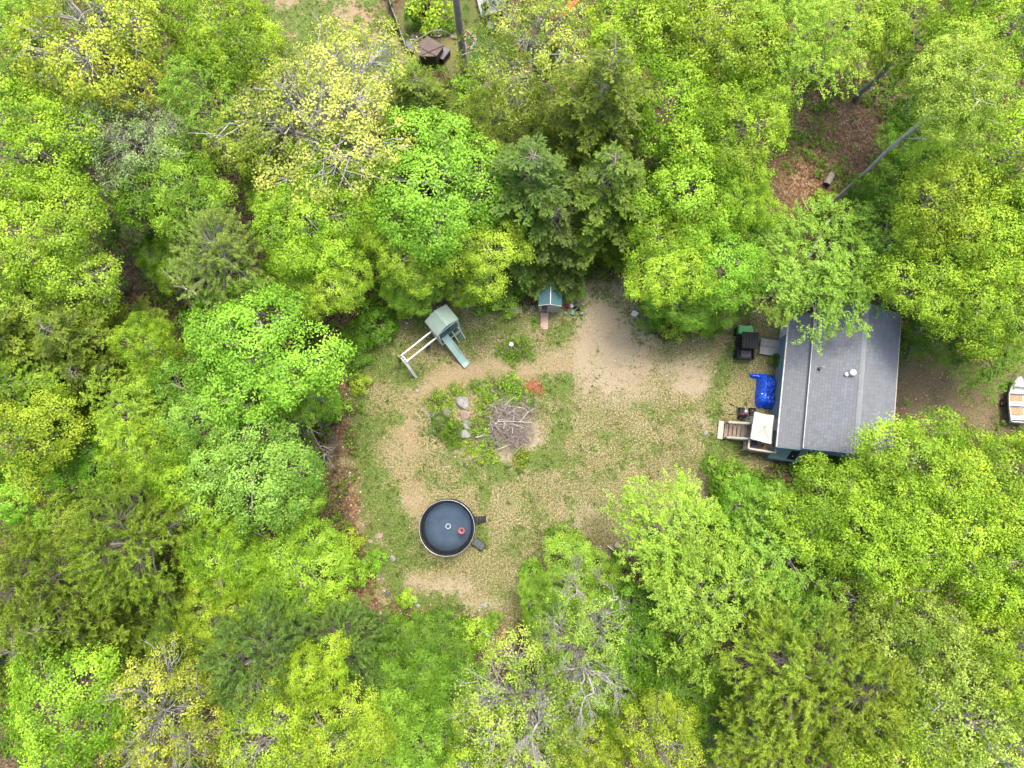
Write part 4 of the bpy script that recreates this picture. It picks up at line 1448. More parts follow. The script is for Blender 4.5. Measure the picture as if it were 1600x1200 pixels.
roof_plane(XD, ZD, XR, ZR, Y0, Y1, "roof", 1)
roof_plane(XE, ZE, XR, ZR, Y0, Y1, "roof", 2)
roof_plane(XG, ZG, XD + .28, ZD - .2, Y0 - .05, Y1 - .75, "roof", 3)
cap = MB()
k = 0
yy = Y0
while yy < Y1 - .02:
    e = min(yy + .3, Y1)
    for sg in (-1, 1):
        x1_ = XR + sg * .17
        z1_ = ZR - .081 + .035
        cap.add([(XR, yy, ZR + .05), (XR, e, ZR + .04), (x1_, e, z1_), (x1_, yy, z1_ + .012)], [(0, 1, 2, 3) if sg < 0 else (3, 2, 1, 0)])
    yy += .3
cap.build("ridge_cap", CAPM, house)["kind"] = "stuff"
MB().box((XD - .03, (Y0 + Y1) / 2, ZD - .06), (.05, Y1 - Y0, .13)).build("drip_edge", WHITE, house)
g_ = MB()
g_.box((XG - .07, (Y0 + Y1 - .8) / 2, ZG - .1), (.13, Y1 - .7 - Y0, .02))
g_.box((XG - .13, (Y0 + Y1 - .8) / 2, ZG - .05), (.02, Y1 - .7 - Y0, .12))
gut = g_.build("gutter", WHITE, house)
for i in range(16):
    MB().box((XG - .06, Y0 + .3 + i * .64, ZG - .005), (.12, .03, .02)).build("bracket", ORANGE, gut)
MB().box((XE + .05, (Y0 + Y1) / 2, ZE - .07), (.09, Y1 - Y0, .13)).build("gutter", CREAM, house)
# rake boards on both gables
for yy in (Y0 - .02, Y1 + .02):
    b = MB()
    b.bar((XD, yy, ZD - .09), (XR, yy, ZR - .09), .035, .18)
    b.bar((XR, yy, ZR - .09), (XE, yy, ZE - .09), .035, .18)
    b.build("rake_board", TEALW, house)
b = MB()
b.bar((XG, Y0 - .08, ZG - .08), (XD + .2, Y0 - .08, ZD - .3), .035, .16)
b.build("rake_board", TEALW, house)
# siding courses on the visible walls
for i in range(16):
    z = .1 + i * .18
    if z < 2.75:
        MB().box((lx0 - .012, (my0 + my1 - .9) / 2, z), (.02, my1 - .92 - my0, .03)).build("siding_board", TEAL, house)
# leaves and twigs fallen on the roof
rl_ = np.random.default_rng(33)
nl_ = 170
lx_, ly_ = rl_.uniform(XD + .1, XE - .1, nl_), np.clip(rl_.choice([Y0 + .8, Y1 - 1.2, 0], nl_, p=[.35, .35, .3]) + rl_.normal(0, 1.6, nl_), Y0 + .1, Y1 - .1)
lz_ = np.array([roofz(float(a)) for a in lx_]) + .045
lv_ = blades(np.stack([lx_, ly_, lz_], 1), np.array([0, 0, 1.]) + rl_.normal(0, .25, (nl_, 3)), rl_.normal(0, 1, (nl_, 3)) * np.array([1, 1, .1]), rl_.uniform(.05, .12, nl_), rl_.uniform(.03, .06, nl_))
lo_ = link(bpy.data.objects.new("fallen_leaves", np_quads("fallen_leaves", lv_, rl_.uniform(0, 1, nl_), HERB)))
lo_.parent = house
lo_.color = (.2, .16, .06, 1)
lo_["kind"] = "stuff"
# vents
vx, vy = hl(1288, 573, 5.2)
v = MB()
v.lathe((vx, vy, roofz(vx) - .06), [(.16, 0), (.15, .06), (.07, .14), (.07, .16)], 14)
pv = v.build("vent_flashing", DARKM, house)
MB().lathe((vx, vy, roofz(vx) + .06), [(.062, 0), (.062, .62), (.05, .62), (.05, .3)], 14).build("vent_pipe", WHITE, pv)
vx, vy = hl(1333, 582, 5.6)
v = MB()
v.lathe((vx, vy, roofz(vx) - .08), [(.2, 0), (.2, .16), (.1, .2), (.1, .34), (.24, .36), (.22, .44), (.1, .5), (0, .51)], 18)
v.build("roof_vent", WHITE, house, smooth=True)
v = MB()
v.lathe((vx - .28, vy - .12, roofz(vx) - .14), [(.16, 0), (.16, .12), (.14, .2), (0, .24)], 16)
v.build("roof_vent", WHITE, house, smooth=True)
# bump-out under the east eave
bx, by = hl(1402, 636, 2.2)
b = MB()
b.box((XE + .1, by, 1.6), (1.0, 1.15, 2.6), bevel=.02)
bo = b.build("bay", CREAM, house)
MB().box((XE + .12, by, 2.94), (1.1, 1.25, .08), bevel=.02).build("bay_roof", simple("tan_shingle", (.42, .34, .27), .85, var=.12), bo)
# low lean-to at the south-west corner with a dark hatch
b = MB()
q0, q1 = hl(1199, 718, .9), hl(1262, 700, 2.9)
b.slab([(XG + .1, my0 - 1.05, 1.0), (XD + .9, my0 - 1.05, 1.2), (XD + .9, my0 - .02, 2.95), (XG + .1, my0 - .02, 2.6)], .08)
pr = b.build("porch_roof", TEALW, house)
b = MB()
b.slab([(XG + 1.35, my0 - .95, 1.36), (XG + 1.95, my0 - .95, 1.40), (XG + 1.95, my0 - .4, 2.33), (XG + 1.35, my0 - .4, 2.23)], .03)
b.build("hatch", BLACKP, pr)
b = MB()
b.box((XG + .25, my0 - .55, .45), (.1, .95, 1.3))
b.box((XD + .75, my0 - .55, .5), (.1, .95, 1.4))
b.box(((XG + XD) / 2 + .5, my0 - 1.0, .4), (2.1, .06, 1.1))
b.build("porch_wall", TEAL, house)
# windows and a door on the west side, window on the east
dr = MB().box((lx0 - .03, my0 + 1.5, 1.95), (.06, .9, 2.05)).build("door", WHITE, house)
MB().box((lx0 - .065, my0 + 1.5, 2.35), (.02, .55, .8)).build("pane", GLASS, dr)
MB().lathe((lx0 - .1, my0 + 1.15, 1.95), [(0, -.03), (.035, 0), (0, .03)], 8).build("handle", STEEL, dr)
dr = MB().box((lx0 - .03, 4.0, 1.35), (.06, .9, 2.0)).build("door", WHITE, house)
MB().lathe((lx0 - .1, 3.65, 1.3), [(0, -.03), (.035, 0), (0, .03)], 8).build("handle", STEEL, dr)
for (yy) in (-2.5, 2.5):
    f = MB()
    for s_ in (-1, 1):
        f.box((mx1 + .03, yy + s_ * .6, 2.1), (.06, .09, 1.18))
        f.box((mx1 + .03, yy, 2.1 + s_ * .545), (.06, 1.11, .09))
    fo = f.build("window", WHITE, house)
    MB().box((mx1 + .012, yy, 2.1), (.02, 1.11, 1.0)).build("pane", GLASS, fo)

# ------------------------------------------------------------------ grey landing by the upper door
lx, ly = hl(1206, 543, .35)
land = thing("landing", "low grey landing of two weathered panels at the house's west side", "landing", (HO.x, HO.y, 0), HRZ)
for i, s_ in enumerate((-1, 1)):
    MB().box((lx - .05 + i * .0, ly + s_ * .33, .34), (1.75, .64, .07), bevel=.015).build("panel", CONC, land)
for (a, b_) in ((-.75, -.5), (.7, -.5), (-.75, .5), (.7, .5)):
    MB().box((lx - .05 + a, ly + b_, .14), (.12, .12, .32)).build("post", GREYW, land)

# ------------------------------------------------------------------ deck with steps
deck = thing("deck", "raised wooden deck with white railings and steps, at the house's lower left", "deck", (HO.x, HO.y, 0), HRZ)
DZ = .95
dx0, dy1 = hl(1167, 652, DZ)
_, dy0 = hl(1180, 706, DZ)
dx1 = lx0 - .02
nb = 17
bw = (dx1 - dx0) / nb
for i in range(nb):
    b = MB().box((dx0 + (i + .5) * bw, (dy0 + dy1) / 2, DZ - .02), (bw - .012, dy1 - dy0, .04), bevel=.004)
    b.build("plank", DECK, deck)
for (a, b_) in ((dx0, dy0), (dx0, dy1), (dx1 - .1, dy0), (dx1 - .1, dy1), (dx0, (dy0 + dy1) / 2)):
    MB().box((a + .06, b_ + (.06 if b_ == dy0 else -.06), .42), (.1, .1, .98)).build("post", CREAM, deck)
b = MB()
b.box(((dx0 + dx1) / 2, dy0 + .02, DZ - .12), (dx1 - dx0, .04, .16))
b.box(((dx0 + dx1) / 2, dy1 - .02, DZ - .12), (dx1 - dx0, .04, .16))
b.box((dx0 + .02, (dy0 + dy1) / 2, DZ - .12), (.04, dy1 - dy0 - .1, .16))
b.build("rim_joist", CREAM, deck)
_, sy1 = hl(1155, 662, .9)
_, sy0 = hl(1155, 686, .9)


def railing(p, q, z0, z1, n):
    """top rail, bottom rail, balusters between two points"""
    p, q = Vector((*p, 0)), Vector((*q, 0))
    rl = MB().bar((p.x, p.y, z0 + .95), (q.x, q.y, z1 + .95), .13, .05).build("handrail", CREAM, deck)
    MB().bar((p.x, p.y, z0 + .12), (q.x, q.y, z1 + .12), .04, .07).build("lower_rail", CREAM, rl)
    for i in range(n):
        t = (i + .5) / n
        c = p.lerp(q, t)
        z = z0 + (z1 - z0) * t
        MB().box((c.x, c.y, z + .53), (.04, .04, .78)).build("baluster", CREAM, rl)


def newel(x, y, z):
    MB().box((x, y, z + .5), (.1, .1, 1.06), bevel=.01).build("newel_post", CREAM, deck)


railing((dx0 + .06, dy1 - .06), (dx1 - .8, dy1 - .06), DZ, DZ, 8)
railing((dx0 + .06, dy0 + .06), (dx1 - .06, dy0 + .06), DZ, DZ, 14)
railing((dx0 + .06, dy1 - .12), (dx0 + .06, sy1 + .05), DZ, DZ, 3)
railing((dx0 + .06, sy0 - .05), (dx0 + .06, dy0 + .12), DZ, DZ, 3)
railing((dx1 - .06, dy0 + .1), (dx1 - .06, dy0 + 1.0), DZ, DZ, 6)
for (a, b_) in ((dx0 + .06, dy1 - .06), (dx0 + .06, dy0 + .06), (dx0 + .06, sy1), (dx0 + .06, sy0), (dx1 - .06, dy0 + .06)):
    newel(a, b_, DZ)
ns = 5
sl = 1.35
for i in range(ns):
    z = DZ - (i + 1) * DZ / (ns + .6)
    for k2 in (0, 1):
        MB().box((dx0 - .13 - (i + .0) * sl / ns + (.065 if k2 else -.065), (sy0 + sy1) / 2, z), (.125, sy1 - sy0 - .1, .04)).build("tread", DECK, deck)
for yy in (sy0, sy1):
    MB().bar((dx0 - .02, yy, DZ - .15), (dx0 - sl, yy, .02), .05, .22).build("stringer", CREAM, deck)
    p, q = (dx0 - .02, yy), (dx0 - sl + .05, yy)
    railing(p, q, DZ, .05, 6)
    newel(dx0 - sl + .02, yy, -.02)
bxw = MB().box((dx0 - sl - .3, (sy0 + sy1) / 2, .08), (.42, sy1 - sy0 + .25, .16), bevel=.02)
bxw.build("bottom_step", CREAM, deck)

# square canopy standing on the deck
can = thing("canopy", "white square canvas canopy standing on the deck", "canopy", (HO.x, HO.y, 0), HRZ)
cz = 2.55
c4 = [hl(1179, 643.5, cz), hl(1209, 649.5, cz), hl(1204.5, 694, cz), hl(1172.5, 685.5, cz)]
cen = (sum(p[0] for p in c4) / 4, sum(p[1] for p in c4) / 4)
b = MB()
nn = 10
vs, fs = [], []
for i in range(4):
    a, c_ = c4[i], c4[(i + 1) % 4]
    base = len(vs)
    for r_ in range(nn + 1):
        t = r_ / nn
        for s_ in range(nn + 1):
            u = s_ / nn
            ex = (a[0] * (1 - u) + c_[0] * u, a[1] * (1 - u) + c_[1] * u)
            zz = cz + .62 * (t ** 1.25) + .07 * (1 - t) * (abs(u - .5) * 2) ** 2 - .05 * math.sin(math.pi * u) * (1 - t) - .04 * math.sin(math.pi * t) * math.sin(math.pi * u)
            pull = .05 * math.sin(math.pi * u) * (1 - t)
            vs.append(((ex[0] * (1 - t) + cen[0] * t) + (cen[0] - ex[0]) * pull * .6, (ex[1] * (1 - t) + cen[1] * t) + (cen[1] - ex[1]) * pull * .6, zz))
    for r_ in range(nn):
        for s_ in range(nn):
            i0 = base + r_ * (nn + 1) + s_
            fs.append((i0, i0 + 1, i0 + nn + 2, i0 + nn + 1))
b.add(vs, fs)
b.build("canvas_top", CANOPY, can, smooth=False)
for i in range(4):
    a, c_ = c4[i], c4[(i + 1) % 4]
    MB().slab([(a[0], a[1], cz + .06), (a[0], a[1], cz - .16), (c_[0], c_[1], cz - .16), (c_[0], c_[1], cz + .06)], .008).build("valance", CANOPY, can)
    ix = a[0] * .93 + cen[0] * .07
    iy = a[1] * .93 + cen[1] * .07
    MB().tube([(ix, iy, DZ if ix > dx0 else .0), (ix, iy, cz + .04)], .025, 8).build("pole", STEEL, can)
MB().lathe((cen[0], cen[1], cz + .6), [(.05, 0), (.05, .06), (0, .08)], 10).build("finial", STEEL, can)

# things standing on the deck
for (px, py, rr, hh, m_, lab, nm) in ((1171.5, 690.5, .16, .32, ORANGE, "orange clay pot on the deck's lower left corner", "flower_pot"), (1178.5, 692, .2, .36, BLUEP, "blue tub on the deck beside the orange pot", "plastic_tub"), (1193, 695, .12, .26, ORANGE, "small orange pot on the deck under the canopy's lower edge", "flower_pot"), (1174, 660, .14, .4, STEEL, "pale bin on the deck's upper left corner", "deck_bin")):
    x, y = hl(px, py, DZ + .3)
    o = thing(nm, lab, nm.split("_")[-1], (*(HO + hb * x + ha * y).xy, DZ), 0)
    MB().lathe((0, 0, 0), [(rr * .7, 0), (rr, hh), (rr * 1.08, hh), (rr * 1.08, hh * 1.08), (rr * .92, hh * 1.08), (rr * .88, hh * .85), (0, hh * .85)], 16).build("vessel", m_, o, smooth=False)
    MB().lathe((0, 0, hh * .8), [(rr * .85, 0), (rr * .6, .1), (0, .13)], 10).build("contents", simple("dark_soil", (.05, .035, .025), .95), o)


# ------------------------------------------------------------------ utility vehicle
def world_z(px, py, z=0):
    x, y = P(px, py, z)
    return x, y, g1(x, y)


ux, uy = P(1167, 533, 1.1)
utv = thing("utility_vehicle", "black and green utility vehicle parked under the weeping tree", "vehicle", (ux, uy, g1(ux, uy)), R(-4))
b = MB()
b.box((0, 0, .5), (1.25, 2.5, .28), bevel=.05)
b.box((0, -.05, .34), (.9, 2.2, .16), bevel=.03)
ch_ = b.build("chassis", BLACKP, utv)
b = MB()
prof = [(-.5, .62), (-.62, .62), (-.62, .82)]
hood = [(-.66, .62, .6), (.66, .62, .6), (.6, 1.32, .55), (-.6, 1.32, .55), (-.62, .62, 1.02), (.62, .62, 1.02), (.5, 1.3, .78), (-.5, 1.3, .78)]
b.add(hood, [(3, 2, 1, 0), (4, 5, 6, 7), (0, 1, 5, 4), (1, 2, 6, 5), (2, 3, 7, 6), (3, 0, 4, 7)])
hd = b.build("hood", GRN, utv)
for s_ in (-1, 1):
    MB().box((s_ * .4, 1.33, .68), (.26, .05, .12), bevel=.02).build("headlight", WHITE, utv)
b = MB()
for s_ in (-1, 1):
    b.box((s_ * .66, -.85, .72), (.06, .95, .34), bevel=.02)
b.build("side_panel", BLACKP, utv)
b = MB()
b.box((0, -.92, .66), (1.2, .95, .06))
b.box((0, -1.38, .82), (1.2, .05, .3))
b.box((0, -.46, .82), (1.2, .05, .3))
b.box((-.6, -.92, .82), (.05, .9, .3))
b.box((.6, -.92, .82), (.05, .9, .3))
b.build("cargo_bed", BLACKP, utv)
MB().box((.05, -.95, .75), (.8, .55, .1), bevel=.03).build("bed_liner", simple("grey_mat", (.07, .065, .07), .8), utv)
for sx_ in (-1, 1):
    for yy in (.85, -.9):
        w_ = MB()
        w_.tube([(sx_ * .62 - .13, yy, .32), (sx_ * .62 - .11, yy, .32), (sx_ * .62 + .11, yy, .32), (sx_ * .62 + .13, yy, .32)], [.27, .32, .32, .27], 18)
        wo_ = w_.build("wheel", RUBBER, utv)
        MB().tube([(sx_ * .62 + sx_ * .1, yy, .32), (sx_ * .62 + sx_ * .145, yy, .32)], .16, 12).build("rim", DARKM, wo_)
b = MB()
for s_ in (-1, 1):
    b.tube([(s_ * .6, .62, .95), (s_ * .55, .28, 1.82), (s_ * .55, -.42, 1.85), (s_ * .6, -.48, .7)], .03, 6)
b.tube([(-.55, .28, 1.82), (.55, .28, 1.82)], .03, 6)
b.tube([(-.55, -.42, 1.85), (.55, -.42, 1.85)], .03, 6)
b.build("roll_cage", BLACKP, utv)
rf_ = MB().box((0, -.12, 1.9), (1.26, 1.3, .05), bevel=.02).build("roof", BLACKP, utv)
for i in range(5):
    MB().box((-.44 + i * .22, -.12, 1.935), (.1, 1.15, .025), bevel=.008).build("roof_rib", simple("dark_ribbed_plastic", (.02, .021, .022), .6, spec=.2) if i == 0 else MATS["dark_ribbed_plastic"], rf_)
for s_ in (-1, 1):
    b = MB()
    b.box((s_ * .3, -.1, .75), (.5, .5, .16), bevel=.05)
    b.box((s_ * .3, -.36, 1.08), (.5, .12, .55), bevel=.05)
    b.build("seat", RUBBER, utv)
sw = MB().ring((0, 0, 0), .17, .018, 20, 6).build("steering_wheel", BLACKP, utv)
sw.location = (-.3, .32, 1.08)
sw.rotation_euler = (R(55), 0, 0)

# ------------------------------------------------------------------ blue tarpaulin over something low and bulky
bx_, by_ = P(1200, 610, .7)
tarp = thing("tarpaulin", "crumpled shiny blue tarp covering a bulky machine beside the house", "tarp", (bx_, by_, g1(bx_, by_)), R(-6))
tarp.scale = (1.18, 1.04, 1)
nxx, nyy = 60, 96
gx_, gy_ = np.meshgrid(np.linspace(-1.15, .95, nxx), np.linspace(-1.55, 1.6, nyy))


def tarp_h(x, y):
    body = np.clip(1.25 - np.abs(x / .62) ** 3.2, 0, 1) * np.clip(1.25 - np.abs((y) / 1.3) ** 3.4, 0, 1)
    tail = np.clip(1.2 - ((x + .72) / .42) ** 2 - ((y - 1.12) / .22) ** 2, 0, 1) * .5
    h = np.maximum(body * (.62 + .28 * np.exp(-((y - .55) / .4) ** 2) + .2 * np.exp(-((y + .75) / .3) ** 2)), tail * .75)
    f = .2 * (vnoise(x + 9, y * .7 + 4, .24, 51) - .5) + .14 * (vnoise(x + 3, y + 8, .09, 52) - .5) + .08 * (np.abs(vnoise(x * 1.4 + 5, y * .5 + 2, .15, 53) - .5) * 2 - .5)
    return h + f * (h > .02)


hz = tarp_h(gx_, gy_)
keep = hz > .06
idm = -np.ones(hz.shape, int)
vs = []
for j in range(nyy):
    for i in range(nxx):
        if keep[j, i]:
            idm[j, i] = len(vs)
            low = hz[j, i] < .22
            vs.append((gx_[j, i], gy_[j, i], max(.03, hz[j, i] if not low else hz[j, i] * .4)))
fs = [(idm[j, i], idm[j, i + 1], idm[j + 1, i + 1], idm[j + 1, i]) for j in range(nyy - 1) for i in range(nxx - 1) if min(idm[j, i], idm[j, i + 1], idm[j + 1, i + 1], idm[j + 1, i]) >= 0]
MB().add(vs, fs).build("sheet", BLUE, tarp, smooth=False)
b = MB()
b.tube([(-.75, 1.1, .36), (.6, .95, .42), (.62, .2, .3)], .012, 5)
b.build("tie_cord", WHITE, tarp)

# ------------------------------------------------------------------ snow blower with two handlebars
sx0, sy0_ = P(1160, 645, .5)
sb = thing("snow_blower", "black walk behind snow blower with two handlebars above the deck steps", "machine", (sx0, sy0_, g1(sx0, sy0_)), R(-8))
sb.scale = (1.2, 1.2, 1.1)
b = MB()
b.box((.12, 0, .42), (.6, .46, .3), bevel=.06)
b.box((.1, .02, .64), (.36, .34, .2), bevel=.06)
b.build("engine", simple("engine_black", (.03, .028, .03), .45, var=.4, scale=14), sb)
b = MB()
b.lathe((.14, .08, .72), [(.12, 0), (.14, .04), (.1, .09), (0, .1)], 14)
b.build("engine_cap", simple("engine_grey", (.2, .19, .19), .4, metal=.4), sb)
MB().box((.0, -.1, .66), (.16, .1, .12), bevel=.02).build("fuel_tank", REDP, sb)
b = MB()
b.box((.68, 0, .3), (.42, .8, .06))
b.box((.5, 0, .28), (.06, .8, .5))
for s_ in (-1, 1):
    b.box((.68, s_ * .39, .28), (.42, .03, .5))
hs_ = b.build("auger_housing", BLACKP, sb)
MB().tube([(.7, -.38, .22), (.7, .38, .22)], .12, 10).build("auger", DARKM, hs_)
b = MB()
b.tube([(.5, 0, .5), (.5, 0, .85), (.58, .05, 1.0), (.72, .1, 1.03)], [.1, .09, .1, .1], 10)
b.build("chute", BLACKP, sb)
for s_ in (-1, 1):
    h_ = MB().tube([(-.05, s_ * .18, .5), (-.5, s_ * .25, .85), (-.85, s_ * .32 + .03, .98)], .022, 6).build("handlebar", DARKM, sb)
    MB().tube([(-.72, s_ * .295 + .02, .94), (-1.0, s_ * .34 + .03, 1.0)], .04, 8).build("grip", RUBBER, h_)
    w_ = MB().tube([(.0, s_ * .22, .2), (.0, s_ * .36, .2)], .2, 16).build("wheel", RUBBER, sb)
    MB().tube([(.0, s_ * .3, .2), (.0, s_ * .37, .2)], .1, 10).build("rim", WHITE, w_)
MB().tube([(-.5, -.25, .85), (-.5, .25, .85)], .018, 6).build("crossbar", DARKM, sb)

# ------------------------------------------------------------------ shed
shx, shy = P(857, 487, 0)
shed = thing("garden_shed", "small grey metal shed with green roof and half open doors", "shed", (shx + .02, shy, g1(shx, shy)), R(-2))
SW, SDp, SE, SR = 1.62, 1.6, 2.1, 2.5
b = MB()
b.box((-SW / 2, SDp / 2, SE / 2), (.03, SDp, SE))
b.build("side_wall", SHEDWALL, shed)
b = MB()
b.box((SW / 2, SDp / 2, SE / 2), (.03, SDp, SE))
b.build("side_wall", SHEDWALL, shed)
b = MB()
b.box((0, SDp, SE / 2), (SW - .03, .03, SE))
b.build("back_wall", SHEDWALL, shed)
# front wall: gable with a doorway
b = MB()
b.box((-SW / 2 + .1, 0, SE / 2), (.2, .03, SE))
b.box((SW / 2 - .1, 0, SE / 2), (.2, .03, SE))
b.add([(-SW / 2, -.015, SE), (SW / 2, -.015, SE), (0, -.015, SR - .03), (-SW / 2, .015, SE), (SW / 2, .015, SE), (0, .015, SR - .03)], [(0, 1, 2), (5, 4, 3), (0, 3, 4, 1), (1, 4, 5, 2), (2, 5, 3, 0)])
b.build("front_wall", SHEDWALL, shed)
d1 = MB()
d1.box((.12, -.045, .98), (.6, .025, 1.9))
for i in range(5):
    d1.box((-.12 + i * .12, -.062, .86), (.03, .012, 1.5))
dd = d1.build("door", SHEDWALL, shed)
MB().box((-.1, -.075, .9), (.03, .04, .16)).build("handle", DARKM, dd)
d2 = MB()
d2.box((.5, -.03, .98), (.42, .02, 1.9))
for i in range(3):
    d2.box((.38 + i * .12, -.045, .86), (.03, .012, 1.5))
d2.build("door", SHEDWALL, shed)
for s_ in (-1, 1):
    r_ = MB()
    q = [(s_ * (SW / 2 + .08), -.1, SE - .03), (0, -.1, SR), (0, SDp + .1, SR), (s_ * (SW / 2 + .08), SDp + .1, SE - .03)]
    r_.slab(q if s_ > 0 else q[::-1], .025)
    rr_ = r_.build("roof", SHEDROOF, shed)
    for i in range(6):
        t = (i + .5) / 6
        yy = -.1 + (SDp + .2) * t
        MB().bar((s_ * (SW / 2 + .08), yy, SE - .02), (s_ * .02, yy, SR + .008), .03, .025).build("roof_seam", SHEDROOF, rr_)
MB().bar((0, -.12, SR + .015), (0, SDp + .12, SR + .015), .07, .03).build("ridge_cap", WHITE, shed)
for s_ in (-1, 1):
    MB().bar((s_ * (SW / 2 + .09), -.115, SE - .05), (0, -.115, SR - .02), .03, .07).build("rake_trim", WHITE, shed)
MB().box((0, SDp / 2, .03), (SW - .04, SDp - .04, .06)).build("floor", GREYW, shed)
# interior: dark clutter seen through the open door
MB().box((-.45, .7, .4), (.35, .5, .7), bevel=.03).build("shelf_unit", BROWN, shed)

# plank ramp from the door
rx_, ry_ = P(850.5, 502)
ramp_t = thing("plank_path", "short pinkish board walk leading to the shed door", "walkway", (rx_, ry_, g1(rx_, ry_)), R(-2))
for i in range(9):
    MB().box((random.uniform(-.02, .02), -.6 + i * .15, .05), (.6, .135, .05), rz=random.uniform(-.02, .02), bevel=.006).build("plank", PAVER, ramp_t)


# ------------------------------------------------------------------ rocks
def rock(px, py, sx, sy, sz, rz, mat, label, name="boulder", seed=0, group=None, z=None, flat=.25):
    r = np.random.default_rng(seed + int(px * 7 + py))
    x, y = P(px, py, sz * .5)
    o_ = MB()
    nu, nv = 12, 8
    vs, fs = [], []
    pl = unit(r.normal(0, 1, (9, 3)))
    pd = r.uniform(.5, .85, 9)
    for j in range(nv + 1):
        th = math.pi * j / nv
        for i in range(nu):
            ph = 2 * math.pi * i / nu
            d = np.array([math.sin(th) * math.cos(ph), math.sin(th) * math.sin(ph), math.cos(th)])
            k = 1.0
            for a, bb in zip(pl, pd):
                dt = d @ a
                if dt > 1e-3:
                    k = min(k, bb / dt)
            k = max(.5, min(1, k)) + r.normal(0, .025)
            vs.append((d[0] * k * sx / 2, d[1] * k * sy / 2, max(-.15 * sz, d[2] * k * sz * .62)))
    for j in range(nv):
        for i in range(nu):
            i2 = (i + 1) % nu
            fs.append((j * nu + i, (j + 1) * nu + i, (j + 1) * nu + i2, j * nu + i2))
    o_.add(vs, fs)
    o = o_.build(name, mat)
    o.location = (x, y, g1(x, y) + sz * .12)
    o.rotation_euler = (0, 0, rz)
    return tag(o, label, "rock", group)


RG = "rocks on the rocky island"
rock(724, 628, 1.25, 1.35, .75, .2, ROCKM, "pale grey boulder, largest, near the island's top", group=RG)
rock(697, 642, 1.05, 1.2, .8, .5, MOSSR, "mossy grey boulder with a dark underside at the island's left", group=RG)
rock(682, 648, 1.1, 1.0, .65, .2, MOSSR, "low mossy boulder left of the dark sided one", group=RG)
rock(730, 648, 1.2, .9, .55, .1, ROCKB, "rusty brown rock just below the pale boulder", group=RG)
rock(731, 664, 1.15, .9, .6, .3, ROCKM, "grey rock in the middle of the boulder row", group=RG)
rock(727, 679, 1.15, 1.0, .6, .5, ROCKM, "angular grey rock at the bottom of the boulder row", group=RG)
rock(699, 626, .35, .6, .35, .1, ROCKB, "narrow brown rock between the lime clump and the pale boulder", group=RG)
rock(737, 617, .6, .45, .3, .4, ROCKB, "small tan rock above the pale boulder", group=RG)
rock(663, 641, .5, .4, .25, .1, ROCKB, "tan rock on the worn path left of the island", group=RG)
rock(651, 610, .45, .3, .2, .4, CONC, "pale flat stone on the worn path above the island", group=RG)
EG = "stones along the lawn's edge"
for (px, py, s_, lab, m_) in [(556, 908, .7, "pale stone below the round fern", ROCKM), (592, 838, .8, "pinkish flat stone at the lawn's left lower edge", ROCKB), (578, 846, .5, "small pinkish stone beside the flat stone", ROCKB), (613, 872, .7, "grey flat stone left of the trampoline's foot", ROCKM),
                              (605, 928, .6, "dark flat stone at the lawn's bottom left", simple("dark_stone", (.09, .085, .085), .9)), (653, 946, .5, "white stone at the lawn's bottom edge", CONC), (650, 938, .3, "small white stone beside the white stone at the bottom edge", CONC), (656, 915, .5, "half buried tan stone near the bottom edge", ROCKB),
                              (756, 946, .55, "grey stone at the lawn's bottom right", ROCKM), (750, 930, .3, "small tan stone above the grey stone at the bottom", ROCKB), (716, 968, .4, "tan stone at the lawn's lowest edge", ROCKB), (724, 960, .3, "pebble like stone by the lowest edge", CONC),
                              (603, 944, .45, "pinkish stone next to the dark flat stone", ROCKB), (549, 620, .4, "grey stone at the lawn's left edge above the brush", ROCKM),
                              (951, 875, .8, "tan slab in the rubble pile, left", ROCKB), (980, 863, .75, "pale slab in the rubble pile, right", CONC), (965, 852, .6, "flat pinkish slab at the rubble pile's top", PAVER), (978, 842, .35, "small stone above the rubble pile", ROCKM), (997, 912, .45, "grey stone below the rubble pile", ROCKM),
                              (870, 524, .35, "tan stone just below the plank path", ROCKB), (843, 523, .4, "pale stone at the foot of the plank path", ROCKB), (1104, 676, .45, "grey round stepping stone left of the deck steps", CONC), (672, 655, .3, "small stone at the island's far left foot", ROCKM), (746, 692, .35, "tan stone on the island's lower sandy rim", ROCKB), (840, 668, .35, "stone at the brush pile's right side", ROCKB), (668, 930, .3, "small pinkish stone right of the bottom left stones", ROCKB), (690, 948, .35, "tan stone halfway along the bottom edge", ROCKB), (735, 975, .3, "small stone at the bottom edge beside the lime shrub", CONC), (598, 905, .35, "small grey stone below the grey flat stone", ROCKM), (566, 820, .4, "tan stone in the litter strip left of the trampoline", ROCKB), (788, 985, .4, "brown stone at the lawn's lowest right tip", ROCKB),
                              (1117, 581, .25, "small white stone left of the blue tarp", CONC)]:
    rock(px, py, s_, s_ * random.uniform(.6, .95), s_ * random.uniform(.3, .5), random.uniform(0, 3), m_, lab, name="stone", group=EG)
